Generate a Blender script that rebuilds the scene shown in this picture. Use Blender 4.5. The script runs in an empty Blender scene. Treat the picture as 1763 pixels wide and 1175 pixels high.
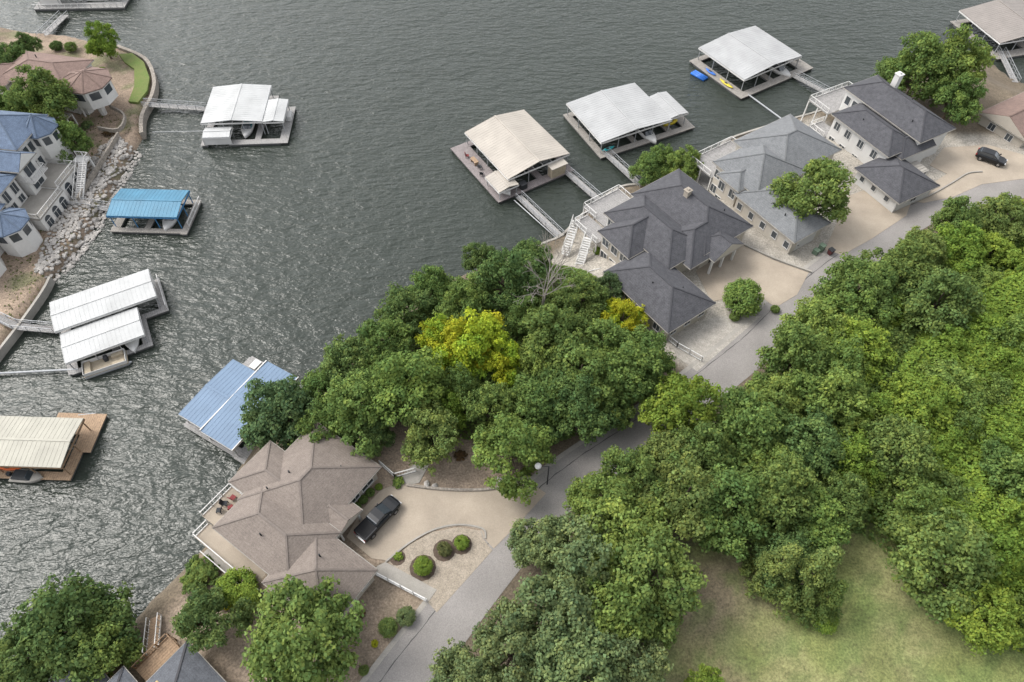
import bpy, bmesh, math, random
import numpy as np
from mathutils import Vector
random.seed(11)
R=math.radians
SC=bpy.context.scene; COL=SC.collection
H=82.0; P=R(54); F=1175.0; SP,CP=math.sin(P),math.cos(P)
def Wp(px,py,z=0.0):
    x=(px-881.5)/F; v=(py-587.5)/F
    t=(H-z)/(SP+v*CP)
    return (x*t, t*(CP-SP*v))
# ---------------------------------------------------------------- camera, light
cd=bpy.data.cameras.new('camera'); cam=bpy.data.objects.new('camera',cd); COL.objects.link(cam)
cam.location=(0,0,H); cam.rotation_euler=(R(90)-P,0,0); cd.sensor_width=36; cd.lens=24; cd.clip_end=5000; cd.clip_start=.5
SC.camera=cam
w=bpy.data.worlds.new('World'); SC.world=w; w.use_nodes=True
nt=w.node_tree; nt.nodes.clear()
sk=nt.nodes.new('ShaderNodeTexSky'); sk.sky_type='NISHITA'; sk.sun_disc=False
SUN=Vector((-.58,.257,.77)).normalized()
sk.sun_elevation=math.asin(SUN.z); sk.sun_rotation=math.atan2(SUN.x,SUN.y)
sk.dust_density=3
hs=nt.nodes.new('ShaderNodeHueSaturation'); hs.inputs['Saturation'].default_value=.2; hs.inputs['Value'].default_value=2.5
bg=nt.nodes.new('ShaderNodeBackground'); bg.inputs[1].default_value=.15
wo=nt.nodes.new('ShaderNodeOutputWorld')
nt.links.new(sk.outputs[0],hs.inputs['Color']); nt.links.new(hs.outputs[0],bg.inputs[0]); nt.links.new(bg.outputs[0],wo.inputs[0])
sl=bpy.data.lights.new('sun','SUN'); sl.energy=1.6; sl.angle=R(24); sl.color=(1,.95,.87)
so=bpy.data.objects.new('sun',sl); COL.objects.link(so); so.rotation_euler=(-SUN).to_track_quat('-Z','Y').to_euler()
SC.view_settings.view_transform='Standard'; SC.view_settings.look='None'; SC.view_settings.exposure=0
# ---------------------------------------------------------------- materials
def mat(name,c,rough=.8,var=.25,scale=2.0,bump=0.0,c2=None,stripe=None,metal=0,spec=.4,fine=0,dirt=0,fa=.25):
    m=bpy.data.materials.new(name); m.use_nodes=True; n=m.node_tree.nodes; L=m.node_tree.links
    b=n['Principled BSDF']; b.inputs['Roughness'].default_value=rough; b.inputs['Metallic'].default_value=metal
    b.inputs['Specular IOR Level'].default_value=spec
    tc=n.new('ShaderNodeTexCoord')
    no=n.new('ShaderNodeTexNoise'); no.inputs['Scale'].default_value=scale; no.inputs['Detail'].default_value=8; no.inputs['Roughness'].default_value=.65
    L.new(tc.outputs['Object'],no.inputs['Vector'])
    if c2 is None: c2=tuple(x*(1-var) for x in c)
    mr=n.new('ShaderNodeMapRange'); mr.inputs[1].default_value=.35; mr.inputs[2].default_value=.65; L.new(no.outputs[0],mr.inputs[0])
    mx=n.new('ShaderNodeMix'); mx.data_type='RGBA'; L.new(mr.outputs[0],mx.inputs[0])
    mx.inputs[6].default_value=(*c,1); mx.inputs[7].default_value=(*c2,1)
    out=mx.outputs[2]
    def mul(col,fac_out,lo,hi):
        r=n.new('ShaderNodeMapRange'); r.inputs[1].default_value=.3; r.inputs[2].default_value=.7; r.inputs[3].default_value=lo; r.inputs[4].default_value=hi; L.new(fac_out,r.inputs[0])
        v=n.new('ShaderNodeVectorMath'); v.operation='SCALE'; L.new(col,v.inputs[0]); L.new(r.outputs[0],v.inputs['Scale']); return v.outputs[0]
    if fine:
        nf=n.new('ShaderNodeTexNoise'); nf.inputs['Scale'].default_value=fine; nf.inputs['Detail'].default_value=3; L.new(tc.outputs['Object'],nf.inputs['Vector'])
        out=mul(out,nf.outputs[0],1-fa,1+fa)
    if dirt:
        nd=n.new('ShaderNodeTexNoise'); nd.inputs['Scale'].default_value=.25; nd.inputs['Detail'].default_value=6; L.new(tc.outputs['Object'],nd.inputs['Vector'])
        out=mul(out,nd.outputs[0],1-dirt,1+dirt*.4)
    if stripe:
        sx=n.new('ShaderNodeSeparateXYZ'); L.new(tc.outputs['Object'],sx.inputs[0])
        mm=n.new('ShaderNodeMath'); mm.operation='MULTIPLY'; mm.inputs[1].default_value=1/stripe[1]; L.new(sx.outputs[stripe[0]],mm.inputs[0])
        fr=n.new('ShaderNodeMath'); fr.operation='FRACT'; L.new(mm.outputs[0],fr.inputs[0])
        gt=n.new('ShaderNodeMath'); gt.operation='LESS_THAN'; gt.inputs[1].default_value=.16; L.new(fr.outputs[0],gt.inputs[0])
        m2=n.new('ShaderNodeMix'); m2.data_type='RGBA'; m2.blend_type='MULTIPLY'
        L.new(gt.outputs[0],m2.inputs[0]); L.new(out,m2.inputs[6]); m2.inputs[7].default_value=(stripe[2],)*3+(1,)
        out=m2.outputs[2]
    L.new(out,b.inputs['Base Color'])
    if bump:
        bu=n.new('ShaderNodeBump'); bu.inputs['Strength'].default_value=.8; bu.inputs['Distance'].default_value=bump
        n2=n.new('ShaderNodeTexNoise'); n2.inputs['Scale'].default_value=max(fine,scale*3); n2.inputs['Detail'].default_value=4; L.new(tc.outputs['Object'],n2.inputs['Vector'])
        L.new(n2.outputs[0],bu.inputs['Height']); L.new(bu.outputs[0],b.inputs['Normal'])
    return m
def shingle(name,c,c2): return mat(name,c,.9,scale=1.6,c2=c2,fine=7,bump=.015,stripe=(2,.13,.86),dirt=.1,fa=.2)
M=dict(
 sh_taupe=shingle('taupe shingle',(.20,.168,.145),(.162,.135,.117)),
 sh_dark=shingle('charcoal shingle',(.078,.078,.085),(.052,.052,.058)),
 sh_grey=shingle('grey shingle',(.17,.175,.18),(.13,.135,.139)),
 sh_blue=shingle('blue grey shingle',(.13,.175,.25),(.095,.127,.185)),
 sh_brown=shingle('brown shingle',(.225,.155,.13),(.17,.118,.10)),
 sh_slate=shingle('slate shingle',(.11,.117,.132),(.077,.082,.093)),
 ridge_taupe=mat('ridge taupe',(.165,.138,.12)), ridge_dark=mat('ridge dark',(.052,.052,.058)), ridge_grey=mat('ridge grey',(.135,.14,.142)),
 ridge_blue=mat('ridge blue',(.10,.135,.19)), ridge_brown=mat('ridge brown',(.17,.115,.095)),
 white=mat('white paint',(.58,.57,.55),.6,.08,1,dirt=.12), cream=mat('cream siding',(.48,.44,.38),.8,.1,1,stripe=(2,.22,.85)),
 whitesid=mat('white siding',(.56,.55,.53),.8,.08,1,stripe=(2,.22,.86)), taupesid=mat('taupe siding',(.42,.38,.325),.8,.1,1,stripe=(2,.22,.85)),
 stucco=mat('white stucco',(.63,.615,.59),.9,.08,3,bump=.01,dirt=.1), yellow=mat('yellow siding',(.44,.33,.15),.8,.1,2,stripe=(2,.22,.85)),
 m_white=mat('white metal roof',(.415,.42,.415),.6,.06,.6,dirt=.2), m_beige=mat('beige metal roof',(.375,.34,.295),.6,.06,.6,dirt=.16),
 m_cream=mat('cream metal roof',(.355,.34,.285),.6,.08,.6,dirt=.2), m_blue=mat('blue metal roof',(.055,.19,.295),.55,.15,.7,dirt=.2),
 m_sky=mat('steel blue metal roof',(.14,.205,.295),.65,.08,.7,dirt=.12), m_grey=mat('grey metal roof',(.35,.352,.35),.6,.06,.6,dirt=.16),
 m_brown=mat('brown metal roof',(.24,.215,.195),.6,.1,.6,dirt=.1), m_bluetrim=mat('blue trim',(.05,.18,.36),.5),
 plank=mat('weathered deck planks',(.28,.26,.235),.85,.2,1.2,stripe=(0,.3,.6),fine=5), plank2=mat('grey deck planks',(.29,.28,.27),.85,.15,1.2,stripe=(0,.3,.7),fine=5),
 wood=mat('orange tan wood deck',(.34,.235,.15),.8,.2,1.5,stripe=(0,.3,.65),fine=5), woodgrey=mat('purple grey deck boards',(.24,.21,.205),.85,.2,1.2,stripe=(0,.3,.65),fine=5),
 foam=mat('dock float',(.1,.1,.1),.9), steel=mat('galvanised steel',(.36,.37,.38),.5,.15,2,metal=.3),
 asphalt=mat('asphalt',(.275,.258,.243),.95,scale=.5,c2=(.225,.211,.199),fine=9,dirt=.2,fa=.16,spec=.2), tar=mat('tar',(.07,.067,.064),.6),
 conc=mat('tan concrete',(.365,.31,.245),.9,scale=.35,c2=(.32,.27,.213),fine=9,dirt=.18,fa=.09), conc2=mat('pale concrete',(.34,.32,.285),.9,scale=.6,c2=(.28,.262,.235),fine=9,dirt=.18,fa=.1),
 stonewall=mat('retaining stone',(.32,.285,.245),.95,.4,2,fine=5,bump=.06), rock=mat('riprap rock',(.42,.395,.365),.95,scale=1.1,c2=(.25,.235,.215),fine=4,bump=.03),
 gravel=mat('bed gravel',(.32,.275,.22),.95,scale=1.2,c2=(.245,.21,.165),fine=8,bump=.02), paleg=mat('pale gravel',(.37,.345,.305),.95,scale=1.1,c2=(.27,.25,.22),fine=9,bump=.03),
 mulch=mat('mulch',(.11,.08,.06),.95,.4,3,fine=12,bump=.04), turf=mat('turf',(.105,.155,.035),.95,scale=.8,c2=(.14,.16,.05),fine=12),
 glass=mat('window glass',(.05,.06,.07),.08,.2,.5,spec=.8), blackp=mat('black car paint',(.012,.013,.015),.22,.1,1,spec=.35),
 carpet=mat('tonneau vinyl',(.014,.014,.015),.7,spec=.2), rubber=mat('rubber',(.02,.02,.02),.8), rim=mat('rim',(.35,.35,.36),.3,metal=.8), redl=mat('red lens',(.4,.01,.01),.2), hl=mat('lens',(.7,.7,.7),.1), chrome=mat('chrome',(.5,.5,.5),.2,metal=.9),
 bark=mat('bark',(.14,.105,.08),.95,.4,3,bump=.03), dead=mat('dead wood',(.24,.215,.19),.9,.3,3),
 red=mat('red cloth',(.2,.035,.035),.8), orange=mat('orange plastic',(.7,.13,.02),.4), ylw=mat('yellow plastic',(.62,.49,.03),.4), cyan=mat('teal plastic',(.02,.38,.41),.4), bluep=mat('blue plastic',(.02,.13,.48),.4),
 maroon=mat('maroon plastic',(.10,.03,.03),.6),
 dark=mat('dark fabric',(.03,.032,.035),.8), tan=mat('tan fabric',(.40,.34,.25),.8), green=mat('green box',(.12,.17,.12),.6), brick=mat('beige chimney',(.33,.29,.24),.9,.2,3), turq=mat('teal cover',(.05,.22,.26),.6), brownw=mat('brown wood wall',(.27,.18,.11),.8,.3,2,stripe=(2,.2,.7)))
# ---------------------------------------------------------------- builders
class MB:
    def __init__(s,oz=0): s.v=[]; s.f=[]; s.oz=oz
    def add(s,vs,fs):
        n=len(s.v); s.v+=[(x,y,z-s.oz) for x,y,z in vs]; s.f+=[tuple(i+n for i in f) for f in fs]
    def box(s,x0,x1,y0,y1,z0,z1):
        s.add([(x0,y0,z0),(x1,y0,z0),(x1,y1,z0),(x0,y1,z0),(x0,y0,z1),(x1,y0,z1),(x1,y1,z1),(x0,y1,z1)],
              [(0,3,2,1),(4,5,6,7),(0,1,5,4),(1,2,6,5),(2,3,7,6),(3,0,4,7)]); return s
    def ab(s,a0,a1,b0,b1,z0,z1): return s.box(a0,a1,-b1,-b0,z0,z1)
    def bar(s,p,q,w,h=None):
        p=Vector(p);q=Vector(q);h=h or w;d=(q-p)
        if d.length<1e-6:return s
        d.normalize(); up=Vector((0,0,1)) if abs(d.z)<.95 else Vector((1,0,0))
        r=d.cross(up).normalized()*w/2; u=r.cross(d).normalized()*h/2
        vs=[p-r-u,p+r-u,p+r+u,p-r+u,q-r-u,q+r-u,q+r+u,q-r+u]
        s.add([tuple(v) for v in vs],[(0,3,2,1),(4,5,6,7),(0,1,5,4),(1,2,6,5),(2,3,7,6),(3,0,4,7)]); return s
    def tube(s,p,q,r0,r1=None,n=8):
        r1=r0 if r1 is None else r1; p=Vector(p);q=Vector(q);d=(q-p).normalized(); up=Vector((0,0,1)) if abs(d.z)<.95 else Vector((1,0,0))
        x=d.cross(up).normalized(); y=d.cross(x); vs=[];
        for c,r in((p,r0),(q,r1)):
            for i in range(n):
                a=2*math.pi*i/n; vs.append(tuple(c+x*math.cos(a)*r+y*math.sin(a)*r))
        s.add(vs,[(i,(i+1)%n,n+(i+1)%n,n+i) for i in range(n)]+[tuple(range(n))[::-1],tuple(range(n,2*n))]); return s
    def prism(s,poly,z0,z1,top=None):
        n=len(poly); t=top or poly
        s.add([(x,y,z0) for x,y in poly]+[(x,y,z1) for x,y in t],[(i,(i+1)%n,n+(i+1)%n,n+i) for i in range(n)]+[tuple(range(n))[::-1],tuple(range(n,2*n))]); return s
    def loft(s,secs):
        n=len(secs[0]); vs=[p for c in secs for p in c]; fs=[]
        for k in range(len(secs)-1):
            for i in range(n): j=(i+1)%n; fs.append((k*n+i,k*n+j,(k+1)*n+j,(k+1)*n+i))
        fs+= [tuple(range(n))[::-1],tuple(range((len(secs)-1)*n,len(secs)*n))]; s.add(vs,fs); return s
    def ball(s,c,rx,ry,rz,nu=12,nv=8):
        secs=[]
        for k in range(nv+1):
            t=math.pi*k/nv; rr=max(math.sin(t),.02)
            secs.append([(c[0]+rx*rr*math.cos(2*math.pi*i/nu),c[1]+ry*rr*math.sin(2*math.pi*i/nu),c[2]-rz*math.cos(t)) for i in range(nu)])
        return s.loft(secs)
    def build(s,name,m,parent=None,smooth=False,recalc=True):
        me=bpy.data.meshes.new(name); me.from_pydata(s.v,[],s.f)
        if recalc:
            b=bmesh.new(); b.from_mesh(me); bmesh.ops.recalc_face_normals(b,faces=b.faces); b.to_mesh(me); b.free()
        if smooth: me.polygons.foreach_set('use_smooth',[True]*len(me.polygons))
        me.materials.append(M[m] if isinstance(m,str) else m)
        o=bpy.data.objects.new(name,me); COL.objects.link(o); o.parent=parent; return o
def tag(o,label=None,cat=None,group=None,kind=None):
    if label:o['label']=label
    if cat:o['category']=cat
    if group:o['group']=group
    if kind:o['kind']=kind
    return o
def root(name,label,cat,x,y,z,ang=0,group=None):
    o=bpy.data.objects.new(name,None); COL.objects.link(o); o.location=(x,y,z); o.rotation_euler=(0,0,R(ang)); o.empty_display_size=.5
    return tag(o,label,cat,group)
def struct(o): o['kind']='structure'; return o
# ---------------------------------------------------------------- terrain
def pix(l,z=0.): return [Wp(x,y,z) for x,y in l]
landR=pix([(100,1175),(190,1130),(222,1085),(262,1035),(315,985),(370,925),(385,880),(405,820),(440,765),(480,725),(540,670),(610,600),(680,540),(760,490),(860,450),(940,418),(968,408),(1003,372),(1035,345),(1070,325),(1105,322),(1130,300),(1210,300),(1235,270),(1250,245),(1340,215),(1425,190),(1440,165),(1480,150),(1530,140),(1580,110),(1640,100),(1700,110),(1738,140),(1763,150)])+[(150,128),(260,120),(260,-120),(-90,-120),(-78,-10)]
landL=pix([(0,50),(60,62),(120,66),(215,90),(252,108),(268,140),(265,170),(248,205),(247,235),(232,262),(212,300),(190,345),(160,395),(125,445),(92,480),(78,505),(40,560),(0,612)])+[(-100,62),(-140,55),(-260,55),(-260,180),(-140,170)]
roadpx=[(610,1290),(650,1230),(690,1175),(757,1087),(822,1002),(880,930),(920,882),(968,838),(1020,800),(1090,755),(1160,705),(1235,645),(1300,592),(1350,542),(1405,492),(1470,442),(1540,392),(1590,362),(1660,338),(1763,318),(1880,300)]
def catmull(pts,n=6):
    out=[]
    for i in range(len(pts)-1):
        p0=pts[max(i-1,0)];p1=pts[i];p2=pts[i+1];p3=pts[min(i+2,len(pts)-1)]
        for k in range(n):
            t=k/n; out.append(tuple(.5*((2*p1[j])+(-p0[j]+p2[j])*t+(2*p0[j]-5*p1[j]+4*p2[j]-p3[j])*t*t+(-p0[j]+3*p1[j]-3*p2[j]+p3[j])*t**3) for j in (0,1)))
    out.append(pts[-1]); return out
road=catmull(pix(roadpx,5.0))
pads=dict(
 drive1=pix([(597,925),(622,880),(655,845),(690,830),(760,840),(835,846),(880,838),(905,826),(940,850),(890,905),(850,945),(833,927),(828,912),(790,906),(745,914),(705,936),(670,966),(640,962)],5),
 bed1=pix([(670,969),(706,938),(746,916),(790,908),(827,914),(832,928),(848,948),(752,1055),(735,1035),(748,1018),(700,992)],5),
 slab1=pix([(650,975),(664,968),(752,1016),(738,1036),(640,988)],5),
 drive2=pix([(1198,468),(1232,432),(1268,418),(1330,448),(1392,470),(1372,508),(1335,530),(1300,505),(1225,520)],5),
 drive3=pix([(1455,340),(1505,322),(1568,350),(1560,372),(1500,412),(1450,440),(1420,430),(1440,385)],5),
 drive4=pix([(1600,285),(1625,255),(1700,250),(1790,275),(1790,305),(1690,318),(1640,340),(1590,350),(1560,345),(1630,300)],5),
 grav2=pix([(1150,575),(1235,545),(1310,545),(1200,640),(1165,615)],5),
 house1=pix([(640,820),(600,900),(650,985),(580,1075),(470,1030),(560,900)],5))
def poly_sd(X,Y,poly):
    d=np.full(X.shape,1e9); ins=np.zeros(X.shape,bool); n=len(poly)
    for i in range(n):
        x0,y0=poly[i];x1,y1=poly[(i+1)%n]; dx,dy=x1-x0,y1-y0; L=dx*dx+dy*dy+1e-9
        t=np.clip(((X-x0)*dx+(Y-y0)*dy)/L,0,1); d=np.minimum(d,np.hypot(X-x0-t*dx,Y-y0-t*dy))
        if y0!=y1:
            c=((y0>Y)!=(y1>Y))&(X<(dx)*(Y-y0)/(y1-y0)+x0); ins^=c
    return np.where(ins,d,-d)
def line_d(X,Y,pl):
    d=np.full(X.shape,1e9)
    for (x0,y0),(x1,y1) in zip(pl[:-1],pl[1:]):
        dx,dy=x1-x0,y1-y0;L=dx*dx+dy*dy+1e-9;t=np.clip(((X-x0)*dx+(Y-y0)*dy)/L,0,1);d=np.minimum(d,np.hypot(X-x0-t*dx,Y-y0-t*dy))
    return d
ss=lambda t:(lambda q:q*q*(3-2*q))(np.clip(t,0,1))
def height(X,Y):
    X=np.asarray(X,float);Y=np.asarray(Y,float)
    sR=poly_sd(X,Y,landR); sL=poly_sd(X,Y,landL)
    def prof(s,top,r0,r1): return np.where(s<0,np.maximum(s*.6,-2.5),np.minimum(s*1.3,1.3))+ss((s-r0)/(r1-r0))*(top-1.3)
    hR=prof(sR,5.0,3,14); hL=prof(sL,3.6,6,20)
    wr=ss((15-line_d(X,Y,road))/8.)
    for p in pads.values(): wr=np.maximum(wr,ss((6.5+poly_sd(X,Y,p))/5.))
    hR=np.where(sR>0,hR*(1-wr)+5.0*wr,hR)
    hR=hR+np.where(sR>0,(1-wr)*(.18*np.sin(X*.31+1)*np.cos(Y*.27)+.1*np.sin(X*.9)*np.sin(Y*.8+2)),0)*np.clip(sR/4,0,1)
    hL=hL+np.where(sL>3,.15*np.sin(X*.5)*np.cos(Y*.43),0)
    return np.maximum(hR,hL),sR,sL
def gz(x,y): return float(height([x],[y])[0][0])
def vnoise(X,Y,cell,seed):
    rg=np.random.RandomState(seed); A=rg.rand(400,400); U_=(X+400)/cell; V_=(Y+400)/cell; i=U_.astype(int);j=V_.astype(int); f=ss(U_-i);g=ss(V_-j); i%=399;j%=399
    return (A[i,j]*(1-f)*(1-g)+A[i+1,j]*f*(1-g)+A[i,j+1]*(1-f)*g+A[i+1,j+1]*f*g)
def fnoise(X,Y,cell,seed): return (vnoise(X,Y,cell,seed)+.5*vnoise(X,Y,cell/2.1,seed+1)+.3*vnoise(X,Y,cell/4.3,seed+2))/1.8
xs=np.concatenate([np.arange(-150,-100,2.),np.arange(-100,130,.8),np.arange(130,170.1,2.)]); ys=np.concatenate([np.arange(-40,10,2.),np.arange(10,150,.8),np.arange(150,190.1,2.)]); GX,GY=np.meshgrid(xs,ys)
HZ,sR,sL=height(GX,GY)
gp={k:poly_sd(GX,GY,pix(v,5)) for k,v in dict(
  grass=[(1165,935),(1300,905),(1440,880),(1520,880),(1640,1000),(1763,1100),(1900,1200),(1900,1400),(1000,1400),(1120,1150)],
  brown=[(1140,930),(1290,920),(1345,990),(1300,1100),(1160,1120)],
  tanA=[(590,700),(720,730),(880,775),(960,790),(950,850),(850,960),(650,1200),(150,1200),(240,1060),(380,900),(440,780)],
  paleB=[(940,425),(1000,370),(1240,225),(1420,170),(1500,230),(1800,230),(1800,330),(1590,365),(1400,500),(1200,650),(1110,590),(1000,500)]).items()}
def mixc(c,new,wt): return c*(1-wt[...,None])+np.array(new)*wt[...,None]
C=np.zeros(GX.shape+(3,))+np.array((.125,.10,.07))
n1=fnoise(GX,GY,9,3); n2=fnoise(GX,GY,3.2,8); n3=fnoise(GX,GY,16,15); n4=fnoise(GX,GY,1.7,23)
C=mixc(C,(.255,.20,.15),ss((gp['tanA']+1)/3)); C=mixc(C,(.31,.285,.245),ss((gp['paleB']+1)/2.5))
gw=ss((gp['grass']+2+(n2-.5)*5)/4)
C=mixc(C,(.165,.185,.062),gw); C=mixc(C,(.215,.21,.095),gw*ss((n1-.5)*6)*.8); C=mixc(C,(.11,.15,.045),gw*ss((.48-n2)*8)*.7); C=mixc(C,(.19,.155,.095),gw*ss((n3-.57)*8)*.6); C=mixc(C,(.12,.16,.05),gw*ss((n4-.55)*9)*.5)
C=mixc(C,(.175,.14,.095),ss((gp['brown']+1+(n1-.5)*12)/5)*.92); C=mixc(C,(.13,.155,.055),ss(gp['brown']/4)*ss((n4-.56)*10)*.7)
C=mixc(C,(.25,.19,.14),(sL>-3).astype(float)); C=mixc(C,(.17,.13,.09),(sL>-3)*ss((n1-.5)*8)*.8); C=mixc(C,(.12,.13,.06),(sL>-3)*ss((n2-.58)*9)*.7)
C=mixc(C,(.16,.13,.095),ss((gp['tanA'])/3)*ss((n2-.52)*8)*.6)
C=mixc(C,(.11,.09,.065),ss((.5-HZ)/.6))
me=bpy.data.meshes.new('ground'); ny,nx=GX.shape
me.vertices.add(nx*ny); me.vertices.foreach_set('co',np.stack([GX,GY,HZ],-1).ravel())
idx=np.arange(nx*ny).reshape(ny,nx); q=np.stack([idx[:-1,:-1],idx[:-1,1:],idx[1:,1:],idx[1:,:-1]],-1).reshape(-1,4)
me.loops.add(q.size); me.loops.foreach_set('vertex_index',q.ravel().astype(np.int32)); me.polygons.add(len(q)); me.polygons.foreach_set('loop_start',np.arange(0,q.size,4,dtype=np.int32)); me.polygons.foreach_set('loop_total',np.full(len(q),4,dtype=np.int32))
me.update(); me.validate(); me.polygons.foreach_set('use_smooth',[True]*len(q))
at=me.attributes.new('zone','FLOAT_COLOR','POINT'); at.data.foreach_set('color',np.concatenate([C,np.ones(C.shape[:2]+(1,))],-1).ravel())
gm=mat('ground',(.3,.3,.3),.95,fine=6,bump=.08); n=gm.node_tree.nodes; L=gm.node_tree.links
an=n.new('ShaderNodeAttribute'); an.attribute_name='zone'
tc=[x for x in n if x.type=='TEX_COORD'][0]
def gnoise(sc,lo,hi,prev):
    a=n.new('ShaderNodeTexNoise'); a.inputs['Scale'].default_value=sc; a.inputs['Detail'].default_value=7; a.inputs['Roughness'].default_value=.7; L.new(tc.outputs['Object'],a.inputs['Vector'])
    r=n.new('ShaderNodeMapRange'); r.inputs[1].default_value=.3; r.inputs[2].default_value=.7; r.inputs[3].default_value=lo; r.inputs[4].default_value=hi; L.new(a.outputs[0],r.inputs[0])
    v=n.new('ShaderNodeVectorMath'); v.operation='SCALE'; L.new(prev,v.inputs[0]); L.new(r.outputs[0],v.inputs['Scale']); return v.outputs[0]
o1=gnoise(.12,.8,1.2,an.outputs['Color']); o2=gnoise(.9,.75,1.25,o1); o3=gnoise(4,.5,1.5,o2)
L.new(o3,n['Principled BSDF'].inputs['Base Color'])
me.materials.append(gm); go=bpy.data.objects.new('ground',me); COL.objects.link(go); struct(go)
# water
wm=bpy.data.materials.new('lake water'); wm.use_nodes=True; n=wm.node_tree.nodes; L=wm.node_tree.links; b=n['Principled BSDF']
b.inputs['Roughness'].default_value=.12; b.inputs['IOR'].default_value=1.33; b.inputs['Specular IOR Level'].default_value=.5
tc=n.new('ShaderNodeTexCoord')
def wn(scale,rot,sx,sy,det):
    mp=n.new('ShaderNodeMapping'); mp.inputs['Rotation'].default_value=(0,0,R(rot)); mp.inputs['Scale'].default_value=(sx,sy,1)
    a=n.new('ShaderNodeTexNoise'); a.inputs['Scale'].default_value=scale; a.inputs['Detail'].default_value=det; a.inputs['Roughness'].default_value=.55; a.inputs['Distortion'].default_value=.3; L.new(tc.outputs['Object'],mp.inputs[0]); L.new(mp.outputs[0],a.inputs['Vector']); return a.outputs[0]
big=wn(.035,20,1,1.6,4)
cr=n.new('ShaderNodeMix'); cr.data_type='RGBA'; cr.inputs[6].default_value=(.025,.031,.025,1); cr.inputs[7].default_value=(.036,.043,.036,1); L.new(big,cr.inputs[0]); L.new(cr.outputs[2],b.inputs['Base Color'])
w1=wn(.75,-14,.55,1.35,3); w2=wn(2.2,12,.7,1.3,2); w3=wn(.2,-25,.7,1.3,2)
def madd(a,ka,b_,kb):
    m1=n.new('ShaderNodeMath'); m1.operation='MULTIPLY'; m1.inputs[1].default_value=ka; L.new(a,m1.inputs[0])
    m2=n.new('ShaderNodeMath'); m2.operation='MULTIPLY_ADD'; m2.inputs[1].default_value=kb; L.new(b_,m2.inputs[0]); L.new(m1.outputs[0],m2.inputs[2]); return m2.outputs[0]
hh=madd(w1,.5,w2,.13); hh=madd(hh,1,w3,.5)
bu=n.new('ShaderNodeBump'); bu.inputs['Strength'].default_value=1; bu.inputs['Distance'].default_value=.72; L.new(hh,bu.inputs['Height']); L.new(bu.outputs[0],b.inputs['Normal'])
m_=MB(); m_.add([(-1500,-1000,0),(1500,-1000,0),(1500,2500,0),(-1500,2500,0)],[(0,1,2,3)]); struct(m_.build('lake_water',wm))
# roads and sheets
def ribbon(name,pl,o0,o1,z,m,th=.0,parent=None):
    mb=MB(); pts=[]
    for i,(x,y) in enumerate(pl):
        x0,y0=pl[max(i-1,0)];x1,y1=pl[min(i+1,len(pl)-1)];dx,dy=x1-x0,y1-y0;l=math.hypot(dx,dy);nx_,ny_=-dy/l,dx/l
        f0=o0(i) if callable(o0) else o0; f1=o1(i) if callable(o1) else o1
        pts.append(((x+nx_*f0,y+ny_*f0),(x+nx_*f1,y+ny_*f1)))
    k=len(pts); vs=[(p[0][0],p[0][1],z) for p in pts]+[(p[1][0],p[1][1],z) for p in pts]
    fs=[(i,i+1,k+i+1,k+i) for i in range(k-1)]
    if th:
        vs+=[(x,y,zz-th) for x,y,zz in vs[:2*k]]
        fs+=[(i,i+1,2*k+i+1,2*k+i) for i in range(k-1)]+[(k+i,k+i+1,3*k+i+1,3*k+i) for i in range(k-1)]+[(0,k,3*k,2*k),(k-1,2*k-1,4*k-1,3*k-1)]
    mb.add(vs,fs); return mb.build(name,m,parent,recalc=bool(th))
struct(ribbon('road',road,-2.9,2.9,5.03,'asphalt'))
rd2=catmull(road,3); rr_=random.Random(4); wob=[0]
for i in range(len(rd2)): wob.append(wob[-1]*.92+rr_.uniform(-.03,.03))
struct(ribbon('road_seam',rd2,lambda i:1.7+wob[i],lambda i:1.79+wob[i]+.03*math.sin(i*.7),5.036,'tar'))
struct(ribbon('road_gutter',road,2.9,3.45,5.045,'conc2',.15))
def sheet(name,key,z,m,th=.12):
    mb=MB(); mb.prism(pads[key] if isinstance(key,str) else key,z-th,z); return struct(mb.build(name,m))
sheet('driveway','drive1',5.06,'conc'); sheet('planting_bed','bed1',5.05,'gravel'); sheet('walkway','slab1',5.09,'conc2')
sheet('driveway','drive2',5.06,'conc'); sheet('driveway','drive3',5.06,'conc'); sheet('driveway','drive4',5.06,'conc'); sheet('gravel_bed','grav2',5.04,'paleg')
sheet('walkway',pix([(690,822),(712,800),(738,802),(722,832),(700,836)],5),5.08,'conc2')
def kerb(name,label,pxs,z,h,w=.2,m='conc2',zz=5.0,cat='kerb'):
    pl=catmull(pix(pxs,zz),4); o=ribbon(name,pl,-w/2,w/2,z+h,m,h+.3); tag(o,label,cat); return o
kerb('kerb','curved concrete kerb between the front driveway and the planting bed',[(664,968),(704,936),(746,913),(790,904),(831,911),(836,928)],5.06,.1)
kerb('kerb','low curved stone edge along the lake side of the front driveway',[(700,836),(745,842),(800,845),(850,842),(885,830),(902,820)],5.06,.25,.3,'stonewall',cat='low wall')
kerb('kerb','low concrete edge along the uphill side of the middle driveway',[(1262,414),(1330,446),(1396,470)],5.06,.3,.25,cat='low wall')
kerb('kerb','pale kerb round the gravel beside the far right driveway',[(1568,352),(1600,338),(1640,315),(1665,300),(1690,297)],5.06,.2,.2,cat='kerb')
def seawall(label,pxs,m='conc2',top=1.35,w=.4):
    pl=catmull(pix(pxs,.6),4); o=ribbon('seawall',pl,-w/2,w/2,top,m,top+2.2); return tag(o,label,'seawall')
seawall('concrete seawall along the gravel point below the dark shingled house',[(915,432),(945,420),(968,409),(1003,373),(1035,346),(1070,326),(1104,322)])
seawall('seawall under the lake terrace of the grey shingled house',[(1212,300),(1236,270),(1250,246),(1340,216),(1425,190),(1440,166)])
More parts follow.
